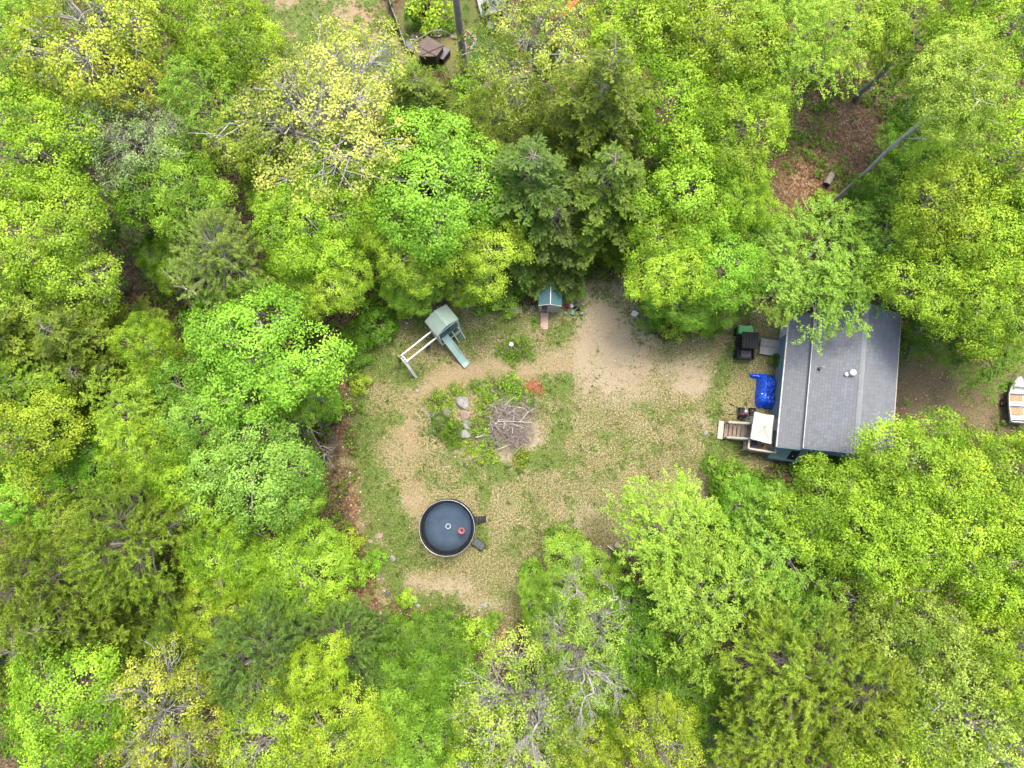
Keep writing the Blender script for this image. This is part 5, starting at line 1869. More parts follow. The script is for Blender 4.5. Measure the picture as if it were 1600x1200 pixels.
# gravel nobody could count
r_ = np.random.default_rng(91)
pb = MB()
gxx, gyy = r_.uniform(-14, 34, 5200), r_.uniform(-9, 20, 5200)
gm_ = masks(gxx, gyy)
gsd = poly_sd(gxx, gyy, LAWN)
gzz = gh(gxx, gyy)
for i in range(5200):
    x, y = gxx[i], gyy[i]
    edge_ = math.exp(-(gsd[i] / .8) ** 2)
    w_ = .07 * gm_['lawn'][i] + .35 * gm_['east'][i] + .12 * gm_['sand'][i] * gm_['lawn'][i] + .3 * edge_
    if r_.random() > w_:
        continue
    s_ = r_.uniform(.025, .075) * (1 + 1.1 * edge_ * r_.random())
    z = gzz[i]
    pb.box((x, y, z + s_ * .2), (s_ * 1.4, s_, s_ * .8), rz=r_.uniform(0, 3), rx=r_.uniform(-.4, .4), bevel=s_ * .25)
po = pb.build("gravel", simple("pebble", (.55, .5, .43), .9, var=.3, scale=.8))
tag(po, "pale pebbles scattered on the lawn and the brown yard", "gravel", None, "stuff")

# rusty leaf heap on the island
lx_, ly_ = P(832, 607, .2)
r2 = np.random.default_rng(5)
M_ = 900
q_ = r2.normal(0, .36, (M_, 2))
hh_ = .28 * np.exp(-(q_ ** 2).sum(1) / .16)
V_ = blades(np.stack([q_[:, 0] * 1.15, q_[:, 1], hh_ * r2.uniform(.5, 1, M_) + .02], 1), np.array([0, 0, 1.]) + r2.normal(0, .5, (M_, 3)), r2.normal(0, 1, (M_, 3)), r2.uniform(.08, .17, M_), r2.uniform(.05, .1, M_))
lh = link(bpy.data.objects.new("leaf_heap", np_quads("leaf_heap", V_, r2.uniform(0, 1, M_), HERB)))
lh.color = (.3, .13, .075, 1)
lh.location = (lx_, ly_, g1(lx_, ly_))
tag(lh, "rusty orange heap of dead leaves at the island's upper right", "leaf heap")

# ------------------------------------------------------------------ brush pile
bpx, bpy_ = P(791, 662, .4)
pile = thing("brush_pile", "tangled heap of dead grey branches on the rocky island", "brush pile", (bpx, bpy_, g1(bpx, bpy_)), 0)
r3 = random.Random(17)
rest = MB()
for i in range(800):
    kx, ky, kr, kh = r3.choice([(-.2, .35, .75, .8), (.55, .3, .75, .65), (.1, -.6, .7, .7), (-.7, -.35, .55, .5), (.7, -.5, .6, .45), (-.3, .9, .5, .4), (0, 0, 1.0, .8)])
    cx_, cy_ = 1.75 * r3.gauss(kx, kr * .45), 1.75 * r3.gauss(ky, kr * .45)
    q = min(1, math.hypot(cx_ / 2.8, cy_ / 2.6))
    zc_ = kh * (1 - q * q) * r3.uniform(.25, 1.1) + .05
    L = r3.uniform(.7, 2.1) if i < 220 else r3.uniform(.3, 1.1)
    th = r3.choice([.25, .9, -.4, 1.4, 2.2]) + r3.gauss(0, .35)
    ti = r3.gauss(0, .16)
    d = Vector((math.cos(th) * math.cos(ti), math.sin(th) * math.cos(ti), math.sin(ti)))
    p0 = Vector((cx_, cy_, zc_)) - d * L / 2
    p2 = Vector((cx_, cy_, zc_)) + d * L / 2
    p0.z, p2.z = max(p0.z, .02), max(p2.z, .02)
    p1 = (p0 + p2) / 2 + Vector((r3.gauss(0, .06), r3.gauss(0, .06), r3.gauss(.02, .03))) * L
    big = i < 220
    rad = r3.uniform(.02, .048) if big else r3.uniform(.007, .018)
    if big:
        MB().tube([p0, p1, p2], [rad, rad * .8, rad * .35], 5).build("branch", STICKP if r3.random() < .25 else STICK, pile)
    else:
        rest.tube([p0, p1, p2], [rad, rad * .8, rad * .4], 3)
rest.build("twigs", STICK, pile)["kind"] = "stuff"
a0, a1 = hl(0, 0, 0), 0
q0, q1 = P(778, 659, .8), P(829, 661, .6)
MB().tube([(q0[0] - bpx, q0[1] - bpy_, .72), ((q0[0] + q1[0]) / 2 - bpx, (q0[1] + q1[1]) / 2 - bpy_ + .03, .76), (q1[0] - bpx, q1[1] - bpy_, .5)], [.045, .04, .03], 6).build("branch", STICKP, pile)
MB().tube([(-.78, -.3, .55), (-.55, -.52, .6)], [.07, .065], 8).build("branch", STICKP, pile)
MB().box((-.75, .0, .5), (.25, .2, .12), rz=.5, bevel=.02).build("wood_block", STICKP, pile)

# ------------------------------------------------------------------ trampoline
tx_, ty_ = P(699.5, 822.5, 1.3)
tr = thing("trampoline", "round black trampoline with net enclosure on the lower lawn", "trampoline", (tx_, ty_, g1(tx_, ty_)), 0)
TR, TZ, TT = 2.0, .9, 2.55
mt = MB()
mt.lathe((0, 0, TZ), [(0, .0), (TR * .5, -.03), (TR * .86, 0.0), (TR * .86, -.012), (TR * .5, -.042), (0, -.012)], 64)
mo = mt.build("mat", MAT_, tr, smooth=True)
for i in range(12):
    a = 2 * math.pi * (i + .25) / 12
    MB().box((.17 * math.cos(a), .17 * math.sin(a), TZ + .006), (.045, .06, .006), rz=a).build("mark", WHITE, mo)
b = MB()
b.lathe((0, 0, TZ), [(TR * .865, .004), (TR * .9, .035), (TR * 1.0, .035), (TR * 1.02, -.02), (TR * .99, -.03), (TR * .9, -.02), (TR * .865, -.006), (TR * .865, .004)], 64, cap=False)
b.build("spring_pad", PAD, tr, smooth=True)
MB().ring((0, 0, TZ - .06), TR, .03, 64, 8).build("frame_ring", DARKM, tr, smooth=True)
for i in range(6):
    a = 2 * math.pi * (i + .3) / 6
    c_, s_ = math.cos(a), math.sin(a)
    MB().tube([(TR * c_, TR * s_, TZ - .08), (TR * c_ * 1.0, TR * s_, .02)], .028, 8).build("leg", DARKM, tr)
for i in range(8):
    a = 2 * math.pi * (i + .5) / 8
    c_, s_ = math.cos(a), math.sin(a)
    MB().tube([(TR * 1.03 * c_, TR * 1.03 * s_, .1), (TR * 1.04 * c_, TR * 1.04 * s_, 1.6), (TR * 1.02 * c_ + .05, TR * 1.02 * s_ - .08, TT)], .022, 8).build("net_pole", DARKM, tr)
MB().ring((.05, -.08, TT), TR * 1.0, .02, 72, 6).build("top_ring", STEEL, tr, smooth=True)
b = MB()
NV = 72
for i in range(NV):
    a, a2 = 2 * math.pi * i / NV, 2 * math.pi * (i + 1) / NV
    for k2 in range(6):
        t0, t1 = k2 / 6, (k2 + 1) / 6
        rr = lambda t, an: TR * (.88 + .12 * t) * (1 - .025 * math.sin(math.pi * t) * (1 + math.cos(8 * an)))
        pt_ = lambda an, t: (rr(t, an) * math.cos(an) + .05 * t, rr(t, an) * math.sin(an) - .08 * t, TZ + .03 + (TT - TZ - .03) * t)
        b.add([pt_(a, t0), pt_(a2, t0), pt_(a2, t1), pt_(a, t1)], [(0, 1, 2, 3)])
b.build("safety_net", NET, tr)
# hoop fixed inside the net
hoop = thing("basketball_hoop", "red and white toy hoop inside the trampoline net", "hoop", (tx_, ty_, g1(tx_, ty_)), 0)
hx, hy = P(721, 829.5, 1.9)
hx, hy = hx - tx_, hy - ty_
MB().ring((hx, hy, 1.9), .2, .035, 28, 8).build("rim", RED, hoop, smooth=True)
MB().lathe((hx, hy, 1.5), [(.1, 0), (.13, .15), (.185, .38), (.18, .38), (.12, .15), (.09, 0)], 20, cap=False).build("net", simple("pink_net", (.6, .33, .33), .8), hoop)
MB().tube([(hx + .2, hy - .12, 1.88), (hx + .55, hy - .32, 2.0), (1.5, -1.1, 2.25)], .014, 6).build("bracket", DARKM, hoop)
MB().tube([(hx - .03, hy - .25, 1.88), (hx + .0, hy - .8, 1.9), (.7, -1.85, 2.0)], .01, 6).build("bracket", DARKM, hoop)
MB().box((hx + .3, hy - .2, 2.05), (.04, .4, .3), rz=R(-30), bevel=.01).build("backboard", BLACKP, hoop)
# ladder and steps
lx_, ly_ = P(752, 811.5, .4)
lad = thing("trampoline_ladder", "black ladder leaning on the trampoline's right side", "ladder", (lx_, ly_, g1(lx_, ly_)), R(2))
for s_ in (-1, 1):
    MB().bar((-.52, s_ * .2, .88), (.38, s_ * .2, .02), .05, .07).build("rail", BLACKP, lad)
for i in range(4):
    t = (i + .5) / 4
    MB().box((-.5 + .86 * t, 0, .88 - .84 * t + .03), (.19, .36, .03), bevel=.006).build("rung", BLACKP, lad)
MB().box((.4, 0, .05), (.06, .44, .06), bevel=.01).build("foot_bar", GREYW, lad)
lx_, ly_ = P(749, 851, .35)
stp = thing("plastic_steps", "dark slanted step box at the trampoline's lower right", "steps", (lx_, ly_, g1(lx_, ly_)), R(-38))
GREYP = simple("charcoal_plastic", (.06, .07, .075), .5, var=.15)
b = MB()
b.slab([(-.5, -.26, .72), (.42, -.3, .25), (.42, .3, .25), (-.5, .26, .72)], .05)
b.build("sloped_top", GREYP, stp)
b = MB()
b.box((.43, 0, .12), (.05, .6, .26), bevel=.01)
b.box((0, -.28, .18), (.86, .04, .34), bevel=.01)
b.box((0, .28, .18), (.86, .04, .34), bevel=.01)
b.build("side_panel", BLACKP, stp)
for i in range(3):
    MB().box((-.32 + i * .28, 0, .68 - .145 * i), (.2, .42, .02), ry=R(27), bevel=.005).build("tread", simple("grey_tread", (.12, .125, .13), .7) if i == 0 else MATS["grey_tread"], stp)

# ------------------------------------------------------------------ play set
fa = R(39.8)
f0 = Vector((*P(691, 539, 0), 0))
f1 = Vector((*P(722.5, 521, 0), 0))
ax_ = Vector((math.cos(fa), math.sin(fa), 0))
pw = (f1 - f0).length
play = thing("play_set", "white framed play set with green canopy roof, slide and swing beam", "play set", (f0.x, f0.y, g1(f0.x, f0.y)), fa)
PD, PZ, PE, PRg = 1.2, 1.7, 3.3, 3.95
for (a, b_) in ((0, 0), (pw, 0), (0, PD), (pw, PD)):
    MB().box((a, b_, PE / 2), (.11, .11, PE + .05), bevel=.01).build("post", WHITE, play)
for i in range(9):
    MB().box((pw * (i + .5) / 9, PD / 2, PZ), (pw / 9 - .012, PD + .1, .04)).build("floor_board", GREENP, play)
b = MB()
for zz in (PZ - .08, PE):
    b.box((pw / 2, 0, zz), (pw - .11, .07, .1))
    b.box((pw / 2, PD, zz), (pw - .11, .07, .1))
    b.box((0, PD / 2, zz), (.07, PD - .11, .1))
    b.box((pw, PD / 2, zz), (.07, PD - .11, .1))
b.build("frame_rail", WHITE, play)
b = MB()
b.box((pw / 2, -.02, .06), (pw, .09, .1))
b.box((pw, PD / 2, .06), (.09, PD, .1))
b.box((0, PD / 2, .06), (.09, PD, .1))
b.build("ground_beam", WHITE, play)
# green railing panels with upright slats
rp = MB().box((pw * .76, .01, PZ + .72), (pw * .46, .05, .06)).build("railing", GREENP, play)
for i in range(8):
    MB().box((pw * .55 + i * pw * .06, .01, PZ + .37), (.055, .03, .66)).build("slat", GREENP, rp)
for (a, n_) in ((0, 6), (pw, 6)):
    rp = MB().box((a, PD / 2, PZ + .72), (.05, PD - .12, .06)).build("railing", GREENP, play)
    for i in range(n_):
        MB().box((a, .15 + i * (PD - .3) / (n_ - 1), PZ + .37), (.03, .06, .66)).build("slat", GREENP, rp)
rp = MB().box((pw / 2, PD, PZ + .4), (pw - .12, .04, .7)).build("railing", GREENP, play)
# canopy roof, ridge front to back
for s_ in (-1, 1):
    n_ = 6
    for i in range(n_):
        t0, t1 = i / n_, (i + 1) / n_
        xa, xb = pw / 2 + s_ * (pw / 2 + .12) * (1 - t0), pw / 2 + s_ * (pw / 2 + .12) * (1 - t1)
        za, zb = PE + .05 + (PRg - PE) * t0 ** .9, PE + .05 + (PRg - PE) * t1 ** .9
        q = [(xa, -.04, za), (xb, -.04, zb), (xb, PD + .25, zb), (xa, PD + .25, za)]
        if s_ > 0:
            q = q[::-1]
        MB().slab(q, .03 if i % 2 else .024).build("roof_panel", TARPROOF, play)
MB().bar((pw / 2, -.06, PRg + .05), (pw / 2, PD + .24, PRg + .05), .08, .05).build("ridge_beam", TARPROOF, play)
b = MB()
b.add([(-.02, .02, PE + .06), (pw + .02, .02, PE + .06), (pw / 2, .02, PRg - .06), (-.02, .05, PE + .06), (pw + .02, .05, PE + .06), (pw / 2, .05, PRg - .06)], [(0, 1, 2), (5, 4, 3), (0, 3, 4, 1), (1, 4, 5, 2), (2, 5, 3, 0)])
b.build("gable_gap_shade", simple("gable_shade_grey", (.17, .18, .18), .7), play)  # grey sheet standing in for the shaded open gap under the roof
# slide
sx_ = pw * .24
sl_ = MB()
pathp = [(-.02, PZ + .05), (-.35, PZ - .08), (-1.0, PZ - .55), (-1.7, .5), (-2.25, .2), (-2.6, .16)]
for (ya, za), (yb, zb) in zip(pathp[:-1], pathp[1:]):
    sl_.slab([(sx_ - .24, ya, za), (sx_ - .24, yb, zb), (sx_ + .24, yb, zb), (sx_ + .24, ya, za)], .04)
so = sl_.build("slide", SLIDE, play)
for s_ in (-1, 1):
    e_ = MB()
    for (ya, za), (yb, zb) in zip(pathp[:-1], pathp[1:]):
        e_.bar((sx_ + s_ * .265, ya, za + .06), (sx_ + s_ * .265, yb, zb + .06), .05, .16)
    e_.build("slide_edge", simple("pale_slide_edge", (.36, .48, .44), .4) if s_ < 0 else MATS["pale_slide_edge"], so)
# climbing ladder at the right of the front
for s_ in (-1, 1):
    MB().bar((pw * .78 + s_ * .3, -.06, PZ), (pw * .78 + s_ * .3, -.75, .02), .06, .08).build("ladder_rail", WHITE, play)
for i in range(4):
    t = (i + .6) / 4.6
    MB().box((pw * .78, -.06 - .69 * (1 - t), .02 + (PZ - .02) * t), (.56, .1, .04)).build("ladder_rung", GREENP, play)
# two beams and the A-frame
bl = 3.05
for b_ in (.1, .72):
    MB().bar((-.05, b_, 2.6), (-bl, b_, 2.6), .1, .13).build("beam", WHITE, play)
MB().box((-bl + .05, .41, 2.47), (.1, .8, .1)).build("cross_beam", WHITE, play)
for s_ in (-1, 1):
    for k_ in (0, .16):
        MB().bar((-bl + .02 - k_, .41 + s_ * .1, 2.66), (-bl - .12 - k_ * .6, .41 + s_ * 1.15, -.02), .08, .1).build("leg", WHITE, play)
MB().box((-bl - .1, .41, 1.0), (.06, 1.25, .09)).build("leg_brace", WHITE, play)
for xx in (-1.05,):
    sw_ = MB()
    sw_.box((xx, .41, .5), (.46, .2, .04), bevel=.01)
    s_o = sw_.build("swing_seat", BLACKP, play)
    for s_ in (-1, 1):
        MB().tube([(xx + s_ * .21, .41, .5), (xx + s_ * .21, .41 + .29 * s_, 2.56)], .008, 4).build("chain", STEEL, s_o)

# ------------------------------------------------------------------ bird bath
x, y = P(799, 538, .6)
bb = thing("bird_bath", "white bird bath standing in a patch of weeds", "bird bath", (x, y, g1(x, y)), 0)
MB().lathe((0, 0, 0), [(.16, 0), (.16, .05), (.06, .1), (.045, .5), (.08, .56)], 16).build("pedestal", WHITE, bb)
MB().lathe((0, 0, .56), [(.05, 0), (.13, .05), (.165, .08), (.145, .08), (.11, .05), (0, .04)], 20).build("bowl", WHITE, bb)
b = MB()
for i in range(16):
    a = i * 2.4
    b.tube([(.2 * math.cos(a), .2 * math.sin(a), 0), (.45 * math.cos(a), .4 * math.sin(a), .35), (.7 * math.cos(a), .6 * math.sin(a), .3)], [.008, .006, .003], 3, cap=False)
b.build("stalks", STICKP, bb)["kind"] = "stuff"

# white board on the sandy patch
x, y = P(991.5, 490.5)
wb = thing("white_board", "small white board lying flat on the sandy patch", "board", (x, y, g1(x, y)), R(-28))
MB().box((0, 0, .05), (.5, .45, .06), bevel=.01).build("panel", WHITE, wb)
b = MB()
for s_ in (-1, 1):
    b.box((0, s_ * .18, .015), (.5, .05, .03))
b.build("batten", CREAM, wb)

# clutter by the shed
CL = "garden clutter beside the shed"


def small(px, py, z, name, label, cat, parts, rz=0.0, group=CL):
    x, y = P(px, py, z)
    t = thing(name, label, cat, (x, y, g1(x, y)), rz, group)
    for (pn, mbx, mt_) in parts:
        mbx.build(pn, mt_, t)
    return t


small(886, 480, .2, "garden_bucket", "red bucket right of the shed", "bucket", [("vessel", MB().lathe((0, 0, 0), [(.13, 0), (.17, .3), (.18, .32), (.15, .3), (.12, .04), (0, .04)], 16), REDP), ("handle", MB().tube([(-.17, 0, .3), (0, .1, .4), (.17, 0, .3)], .008, 5), STEEL)])
small(893, 478, .2, "watering_can", "white and blue watering can right of the red bucket", "watering can", [("body", MB().lathe((0, 0, 0), [(.14, 0), (.16, .24), (.1, .3), (0, .3)], 16), WHITE), ("spout", MB().tube([(.12, 0, .08), (.3, .05, .2), (.38, .06, .34)], [.035, .025, .03], 8), BLUEP), ("handle", MB().tube([(-.13, 0, .08), (-.26, 0, .2), (-.08, 0, .3)], .018, 6), BLUEP)], .4)
small(901, 482, .2, "plastic_crate", "dark plastic crate of tools right of the watering can", "crate", [("base", MB().box((0, 0, .03), (.5, .34, .04)), BLACKP), ("side", MB().box((0, .16, .15), (.5, .02, .24)).box((0, -.16, .15), (.5, .02, .24)).box((.24, 0, .15), (.02, .3, .24)).box((-.24, 0, .15), (.02, .3, .24)), BLACKP), ("tool", MB().tube([(-.2, -.1, .1), (.2, .12, .3)], .03, 6), STEEL)], .2)
small(895, 488, .15, "toy_wagon", "green toy wagon below the watering can", "wagon", [("tray", MB().box((0, 0, .2), (.45, .26, .04)).box((0, .13, .26), (.45, .02, .1)).box((0, -.13, .26), (.45, .02, .1)), HOSE), ("wheel", MB().tube([(-.15, -.16, .09), (-.15, -.12, .09)], .09, 12), RUBBER), ("wheel", MB().tube([(.15, -.16, .09), (.15, -.12, .09)], .09, 12), RUBBER), ("wheel", MB().tube([(-.15, .12, .09), (-.15, .16, .09)], .09, 12), RUBBER), ("wheel", MB().tube([(.15, .12, .09), (.15, .16, .09)], .09, 12), RUBBER)], 1.2)
small(909, 490, .2, "fuel_can", "pale green jug standing at the clutter's right end", "jug", [("body", MB().box((0, 0, .16), (.2, .14, .32), bevel=.03), SLIDE), ("cap", MB().lathe((.05, 0, .32), [(.03, 0), (.03, .05), (0, .05)], 10), WHITE)], .5)
small(884, 489, .2, "flower_pot", "dark green pot below the red bucket", "pot", [("vessel", MB().lathe((0, 0, 0), [(.1, 0), (.14, .22), (.12, .22), (.1, .18), (0, .18)], 14), HOSE)])
small(902, 469, .05, "lumber_plank", "pale plank leaning on the ground right of the shed", "plank", [("board", MB().box((0, 0, .06), (.62, .13, .04), rz=R(-32)), CREAM), ("board", MB().box((-.05, .06, .1), (.4, .1, .04), rz=R(-38)), GREYW)])
small(808, 484, .15, "pallet", "weathered pallet of white slats left of the shed", "pallet", [("slat", MB().box((0, -.2 + i * .13, .13), (.8, .09, .02)), CREAM) for i in range(4)] + [("bearer", MB().box((a, 0, .06), (.08, .5, .11)), GREYW) for a in (-.34, 0, .34)], R(4))
small(832, 480, .2, "cement_block", "grey concrete block against the shed's left wall", "block", [("web", MB().box((a, 0, .1), (.06, .2, .19)), CONC) for a in (-.17, 0, .17)] + [("face", MB().box((0, b_, .1), (.4, .04, .2)), CONC) for b_ in (-.09, .09)], .2)

# rubble pile timber
small(956, 858, .2, "scrap_timber", "white timber strip lying across the rubble pile", "timber", [("strip", MB().box((0, 0, .32), (.9, .06, .05), rz=R(-38)), WHITE), ("strip", MB().box((.1, .1, .25), (.6, .05, .04), rz=R(-30)), CREAM)], 0, None)

# cut log on the leafy slope
x, y = P(1293, 283, .25)
lg = thing("cut_log", "short thick sawn log lying on the leafy slope", "log", (x, y, g1(x, y)), R(60))
lo_ = MB().tube([(-.5, 0, .27), (-.2, .01, .28), (.25, 0, .27), (.55, 0, .26)], [.3, .29, .28, .26], 14, cap=False)
lgb = lo_.build("bark", STICK, lg, smooth=True)
MB().tube([(-.52, 0, .27), (-.495, 0, .27)], [.27, .29], 14).build("cut_face", simple("hollow_shade", (.05, .035, .025), .95), lg)  # flat dark disc, its colour standing for shade inside the hollow end
MB().tube([(.53, 0, .26), (.555, 0, .26)], [.25, .24], 14).build("cut_face", simple("sawn_wood", (.42, .3, .2), .85), lg)

# fallen dead trunks in the dark hollow
FG = "dead wood in the left wood"


def fallen(name, label, pts, r0, r1, mat_col, twigs, seed, group=FG):
    """pts: (px, py, z)"""
    w_ = [Vector((*P(a, b, z), z)) for a, b, z in pts]
    base = w_[0].copy()
    o = thing(name, label, "dead wood", tuple(base), 0, group)
    m_ = MB()
    n = len(w_)
    m_.tube([p - base for p in w_], [r0 + (r1 - r0) * i / (n - 1) for i in range(n)], 8)
    t_ = m_.build("trunk", BARK, o, smooth=True)
    t_.color = (*mat_col, 1)
    rr = np.random.default_rng(seed)
    for i in range(twigs):
        k_ = rr.integers(0, n - 1)
        u = rr.random()
        s = w_[k_].lerp(w_[k_ + 1], u) - base
        dr = (w_[k_ + 1] - w_[k_]).normalized()
        d = Vector(dr) * .5 + Vector(rr.normal(0, .6, 3))
        d.normalize()
        L = rr.uniform(.6, 1.8)
        e = s + d * L
        mm = MB()
        mm.tube(bend(s, e, rr, .1, 3, .15), [.045, .035, .025, .01], 4, cap=False)
        for _ in range(3):
            q = s.lerp(e, rr.uniform(.3, .9))
            mm.tube(bend(q, q + d * L * .35 + Vector(rr.normal(0, .2, 3)), rr, .1, 2, .1), [.016, .012, .005], 3, cap=False)
        bo_ = mm.build("branch", BARK, o, smooth=True)
        bo_.color = (*[c_ * 1.15 for c_ in mat_col], 1)
    return o


fallen("snag", "brown broken trunk leaning in the dark hollow", [(316, 503, .2), (300, 480, 2.2), (278, 452, 4.2), (257, 430, 6.0)], .2, .12, (.3, .22, .17), 3, 3)
fallen("fallen_tree", "pale dead treetop with bare twigs below the straw coloured pine", [(420, 492, 3.0), (370, 482, 4.0), (330, 478, 5.0), (300, 455, 5.6), (282, 448, 6.0)], .13, .05, (.48, .41, .36), 14, 4)
fallen("fallen_branch", "grey bare branches poking out over the lawn's left edge", [(470, 640, 3.0), (495, 690, 1.8), (525, 735, .6)], .05, .015, (.38, .34, .3), 16, 5)
fallen("fallen_branch", "thin grey branch lying in the gap left of the yellow lime tree", [(400, 832, 5.0), (418, 842, 4.5), (437, 849, 4.0)], .05, .03, (.45, .42, .38), 1, 6)
fallen("fallen_branch", "slim pale trunk piece right of the slim yellow maple tip", [(546, 1104, 6.0), (536, 1086, 8.0), (529, 1070, 9.5)], .09, .06, (.5, .47, .43), 1, 7)
for (px, py, z, h, sp, ln, sd, br, lab) in [
        (2, 1028, 10, 12, 3.0, (.02, .02), 21, .13, "bare white grey dead tree on the left edge near the bottom"),
        (75, 1030, 8, 9, 1.7, (.02, .03), 22, .08, "small bare dead tree right of the white grey one, lower left"),
        (905, 935, 5, 7.5, 1.8, (-.05, .12), 23, .1, "bare grey dead tree standing in the green thicket below the lawn"),
        (945, 950, 5, 8, 1.8, (.06, .14), 26, .1, "bare pale dead tree right of the grey one below the lawn"),
        (838, 1135, 12.5, 14.5, 2.8, (.0, .05), 27, .13, "white grey forked dead tree rising through the pale tree at the bottom centre"),
        (915, 1070, 12, 14, 2.5, (.0, .06), 28, .12, "white grey dead tree with curved limbs right of the forked one"),
        (500, 690, 1.2, 2.4, 1.6, (.3, -.3), 24, .07, "dead grey brush at the lawn's left edge"),
        (450, 650, 3, 4, 2.0, (.3, -.2), 29, .07, "brown bare brush in the gap under the large bright maple")]:
    x, y = P(px, py, z)
    t = thing("dead_tree", lab, "dead tree", (x, y, g1(x, y)), 0, FG)
    o = dead_mesh(sd, h, sp, 9, ln, 3, br).build("branches", BARK, t, smooth=True)
    o.color = (.3, .285, .265, 1) if sd not in (24, 29) else (.22, .18, .15, 1)

# ------------------------------------------------------------------ boat on its trailer
bx_, by_ = P(1594, 624, .8)
boat = thing("rowing_boat", "white aluminium boat with bench seats on the brown yard's right side", "boat", (bx_, by_, g1(bx_, by_) + .42), R(-4))
BL, BW, BH = 3.5, 1.75, .5
st = 14
prof_ = []
for i in range(st + 1):
    t = i / st
    y_ = -BL / 2 + BL * t
    half = BW / 2 * (1 - max(0, (t - .45) / .55) ** 2.3) * (.9 + .1 * min(1, t / .3))
    prof_.append((y_, max(half, .02), .12 * max(0, (t - .6) / .4) ** 2))
vs, fs = [], []
for (y_, hf, zr) in prof_:
    vs += [(-hf, y_, BH + zr), (-hf * .82, y_, .12 + zr), (0, y_, zr), (hf * .82, y_, .12 + zr), (hf, y_, BH + zr)]
for i in range(st):
    for k_ in range(4):
        fs.append((i * 5 + k_, i * 5 + k_ + 1, i * 5 + k_ + 6, i * 5 + k_ + 5))
hull = MB().add(vs, fs).build("hull", ALU, boat, smooth=True)
sm_ = hull.modifiers.new("thickness", 'SOLIDIFY')
sm_.thickness = .03
MB().slab([(-.7, -BL / 2, BH), (-.66, -BL / 2, .05), (.66, -BL / 2, .05), (.7, -BL / 2, BH)][::-1], .05).build("transom", ALU, boat)
for s_ in (-1, 1):
    MB().tube([(s_ * h_, y_, BH + z_ + .01) for (y_, h_, z_) in prof_], .028, 6).build("gunwale", WHITE, boat)
for (yy, dd_) in ((-1.45, .3), (-.35, .34), (.6, .3)):
    hf = np.interp(yy, [p[0] for p in prof_], [p[1] for p in prof_]) - .05
    MB().box((0, yy, BH - .12), (2 * hf, dd_, .06), bevel=.01).build("bench", WHITE, boat)
for (yy, hh_) in ((-.9, .5), (.12, .48)):
    MB().box((-.1, yy, .14), (1.0, .55, .03)).build("floor_board", simple("tan_ply", (.42, .27, .15), .8, var=.35, scale=8) if yy < -.5 else MATS["tan_ply"], boat)
MB().slab([(-.45, 1.0, BH + .02), (.45, 1.0, BH + .02), (.05, 1.7, BH + .12), (-.05, 1.7, BH + .12)], .03).build("bow_deck", ALU, boat)
trl = thing("boat_trailer", "dark trailer frame and wheels beneath the white boat", "trailer", (bx_, by_, g1(bx_, by_)), R(-4))
b = MB()
for s_ in (-1, 1):
    b.bar((s_ * .4, -1.6, .34), (s_ * .35, 1.2, .34), .06, .08)
    b.bar((s_ * .35, 1.2, .34), (0, 2.1, .36), .06, .08)
b.bar((-.86, -.3, .3), (.86, -.3, .3), .06, .06)
b.build("frame", DARKM, trl)
for s_ in (-1, 1):
    w_ = MB().tube([(s_ * .82, -.3, .27), (s_ * 1.0, -.3, .27)], .27, 18).build("wheel", RUBBER, trl)
    MB().tube([(s_ * .95, -.3, .27), (s_ * 1.01, -.3, .27)], .14, 12).build("rim", STEEL, w_)
MB().tube([(-.6, 1.7, .3), (-.62, 1.85, .9)], .015, 6).build("guide_post", STEEL, trl)

# ------------------------------------------------------------------ neighbour's yard at the top
fa0, fa1 = Vector((*P(606, 0), 0)), Vector((*P(638, 91), 0))
fn = thing("board_fence", "thin weathered board fence running up from the brown shelter", "fence", (fa1.x, fa1.y, g1(fa1.x, fa1.y)), 0)
dv = fa0 - fa1
dv = dv * 1.12
nbd = 34
for i in range(nbd):
    p = dv * ((i + .5) / nbd)
    z = g1(fa1.x + p.x, fa1.y + p.y) - g1(fa1.x, fa1.y)
    MB().box((p.x, p.y, z + .62), (.03, dv.length / nbd - .015, 1.25 + random.uniform(-.04, .04)), rz=math.atan2(dv.y, dv.x) - math.pi / 2).build("board", GREYW if i % 3 else BROWN, fn)
for i in range(4):
    p = dv * (i / 3)
    z = g1(fa1.x + p.x, fa1.y + p.y) - g1(fa1.x, fa1.y)
    MB().box((p.x + .08, p.y, z + .65), (.1, .1, 1.4)).build("post", BROWN, fn)
for zz in (.35, 1.0):
    b = MB()
    for i in range(3):
        p, q = dv * (i / 3), dv * ((i + 1) / 3)
        zp = [g1(fa1.x + t.x, fa1.y + t.y) - g1(fa1.x, fa1.y) + zz for t in (p, q)]
        b.bar((p.x + .045, p.y, zp[0]), (q.x + .045, q.y, zp[1]), .04, .09)
    b.build("rail", GREYW, fn)
wire = thing("wire_fence", "thin wire fence running left from the board fence's end", "fence", (fa1.x, fa1.y, g1(fa1.x, fa1.y)), 0)
wpts = [Vector((*P(a, b_), 0)) - Vector((fa1.x, fa1.y, 0)) for a, b_ in ((637, 92), (600, 100), (566, 108), (535, 114))]
for i, p in enumerate(wpts[1:]):
    z = g1(fa1.x + p.x, fa1.y + p.y) - g1(fa1.x, fa1.y)
    MB().tube([(p.x, p.y, z - .1), (p.x, p.y, z + 1.1)], .03, 6).build("post", GREYW, wire)
for zz in (.25, .6, 1.0):
    MB().tube([(p.x, p.y, g1(fa1.x + p.x, fa1.y + p.y) - g1(fa1.x, fa1.y) + zz) for p in wpts], .012, 4).build("wire", STEEL, wire)


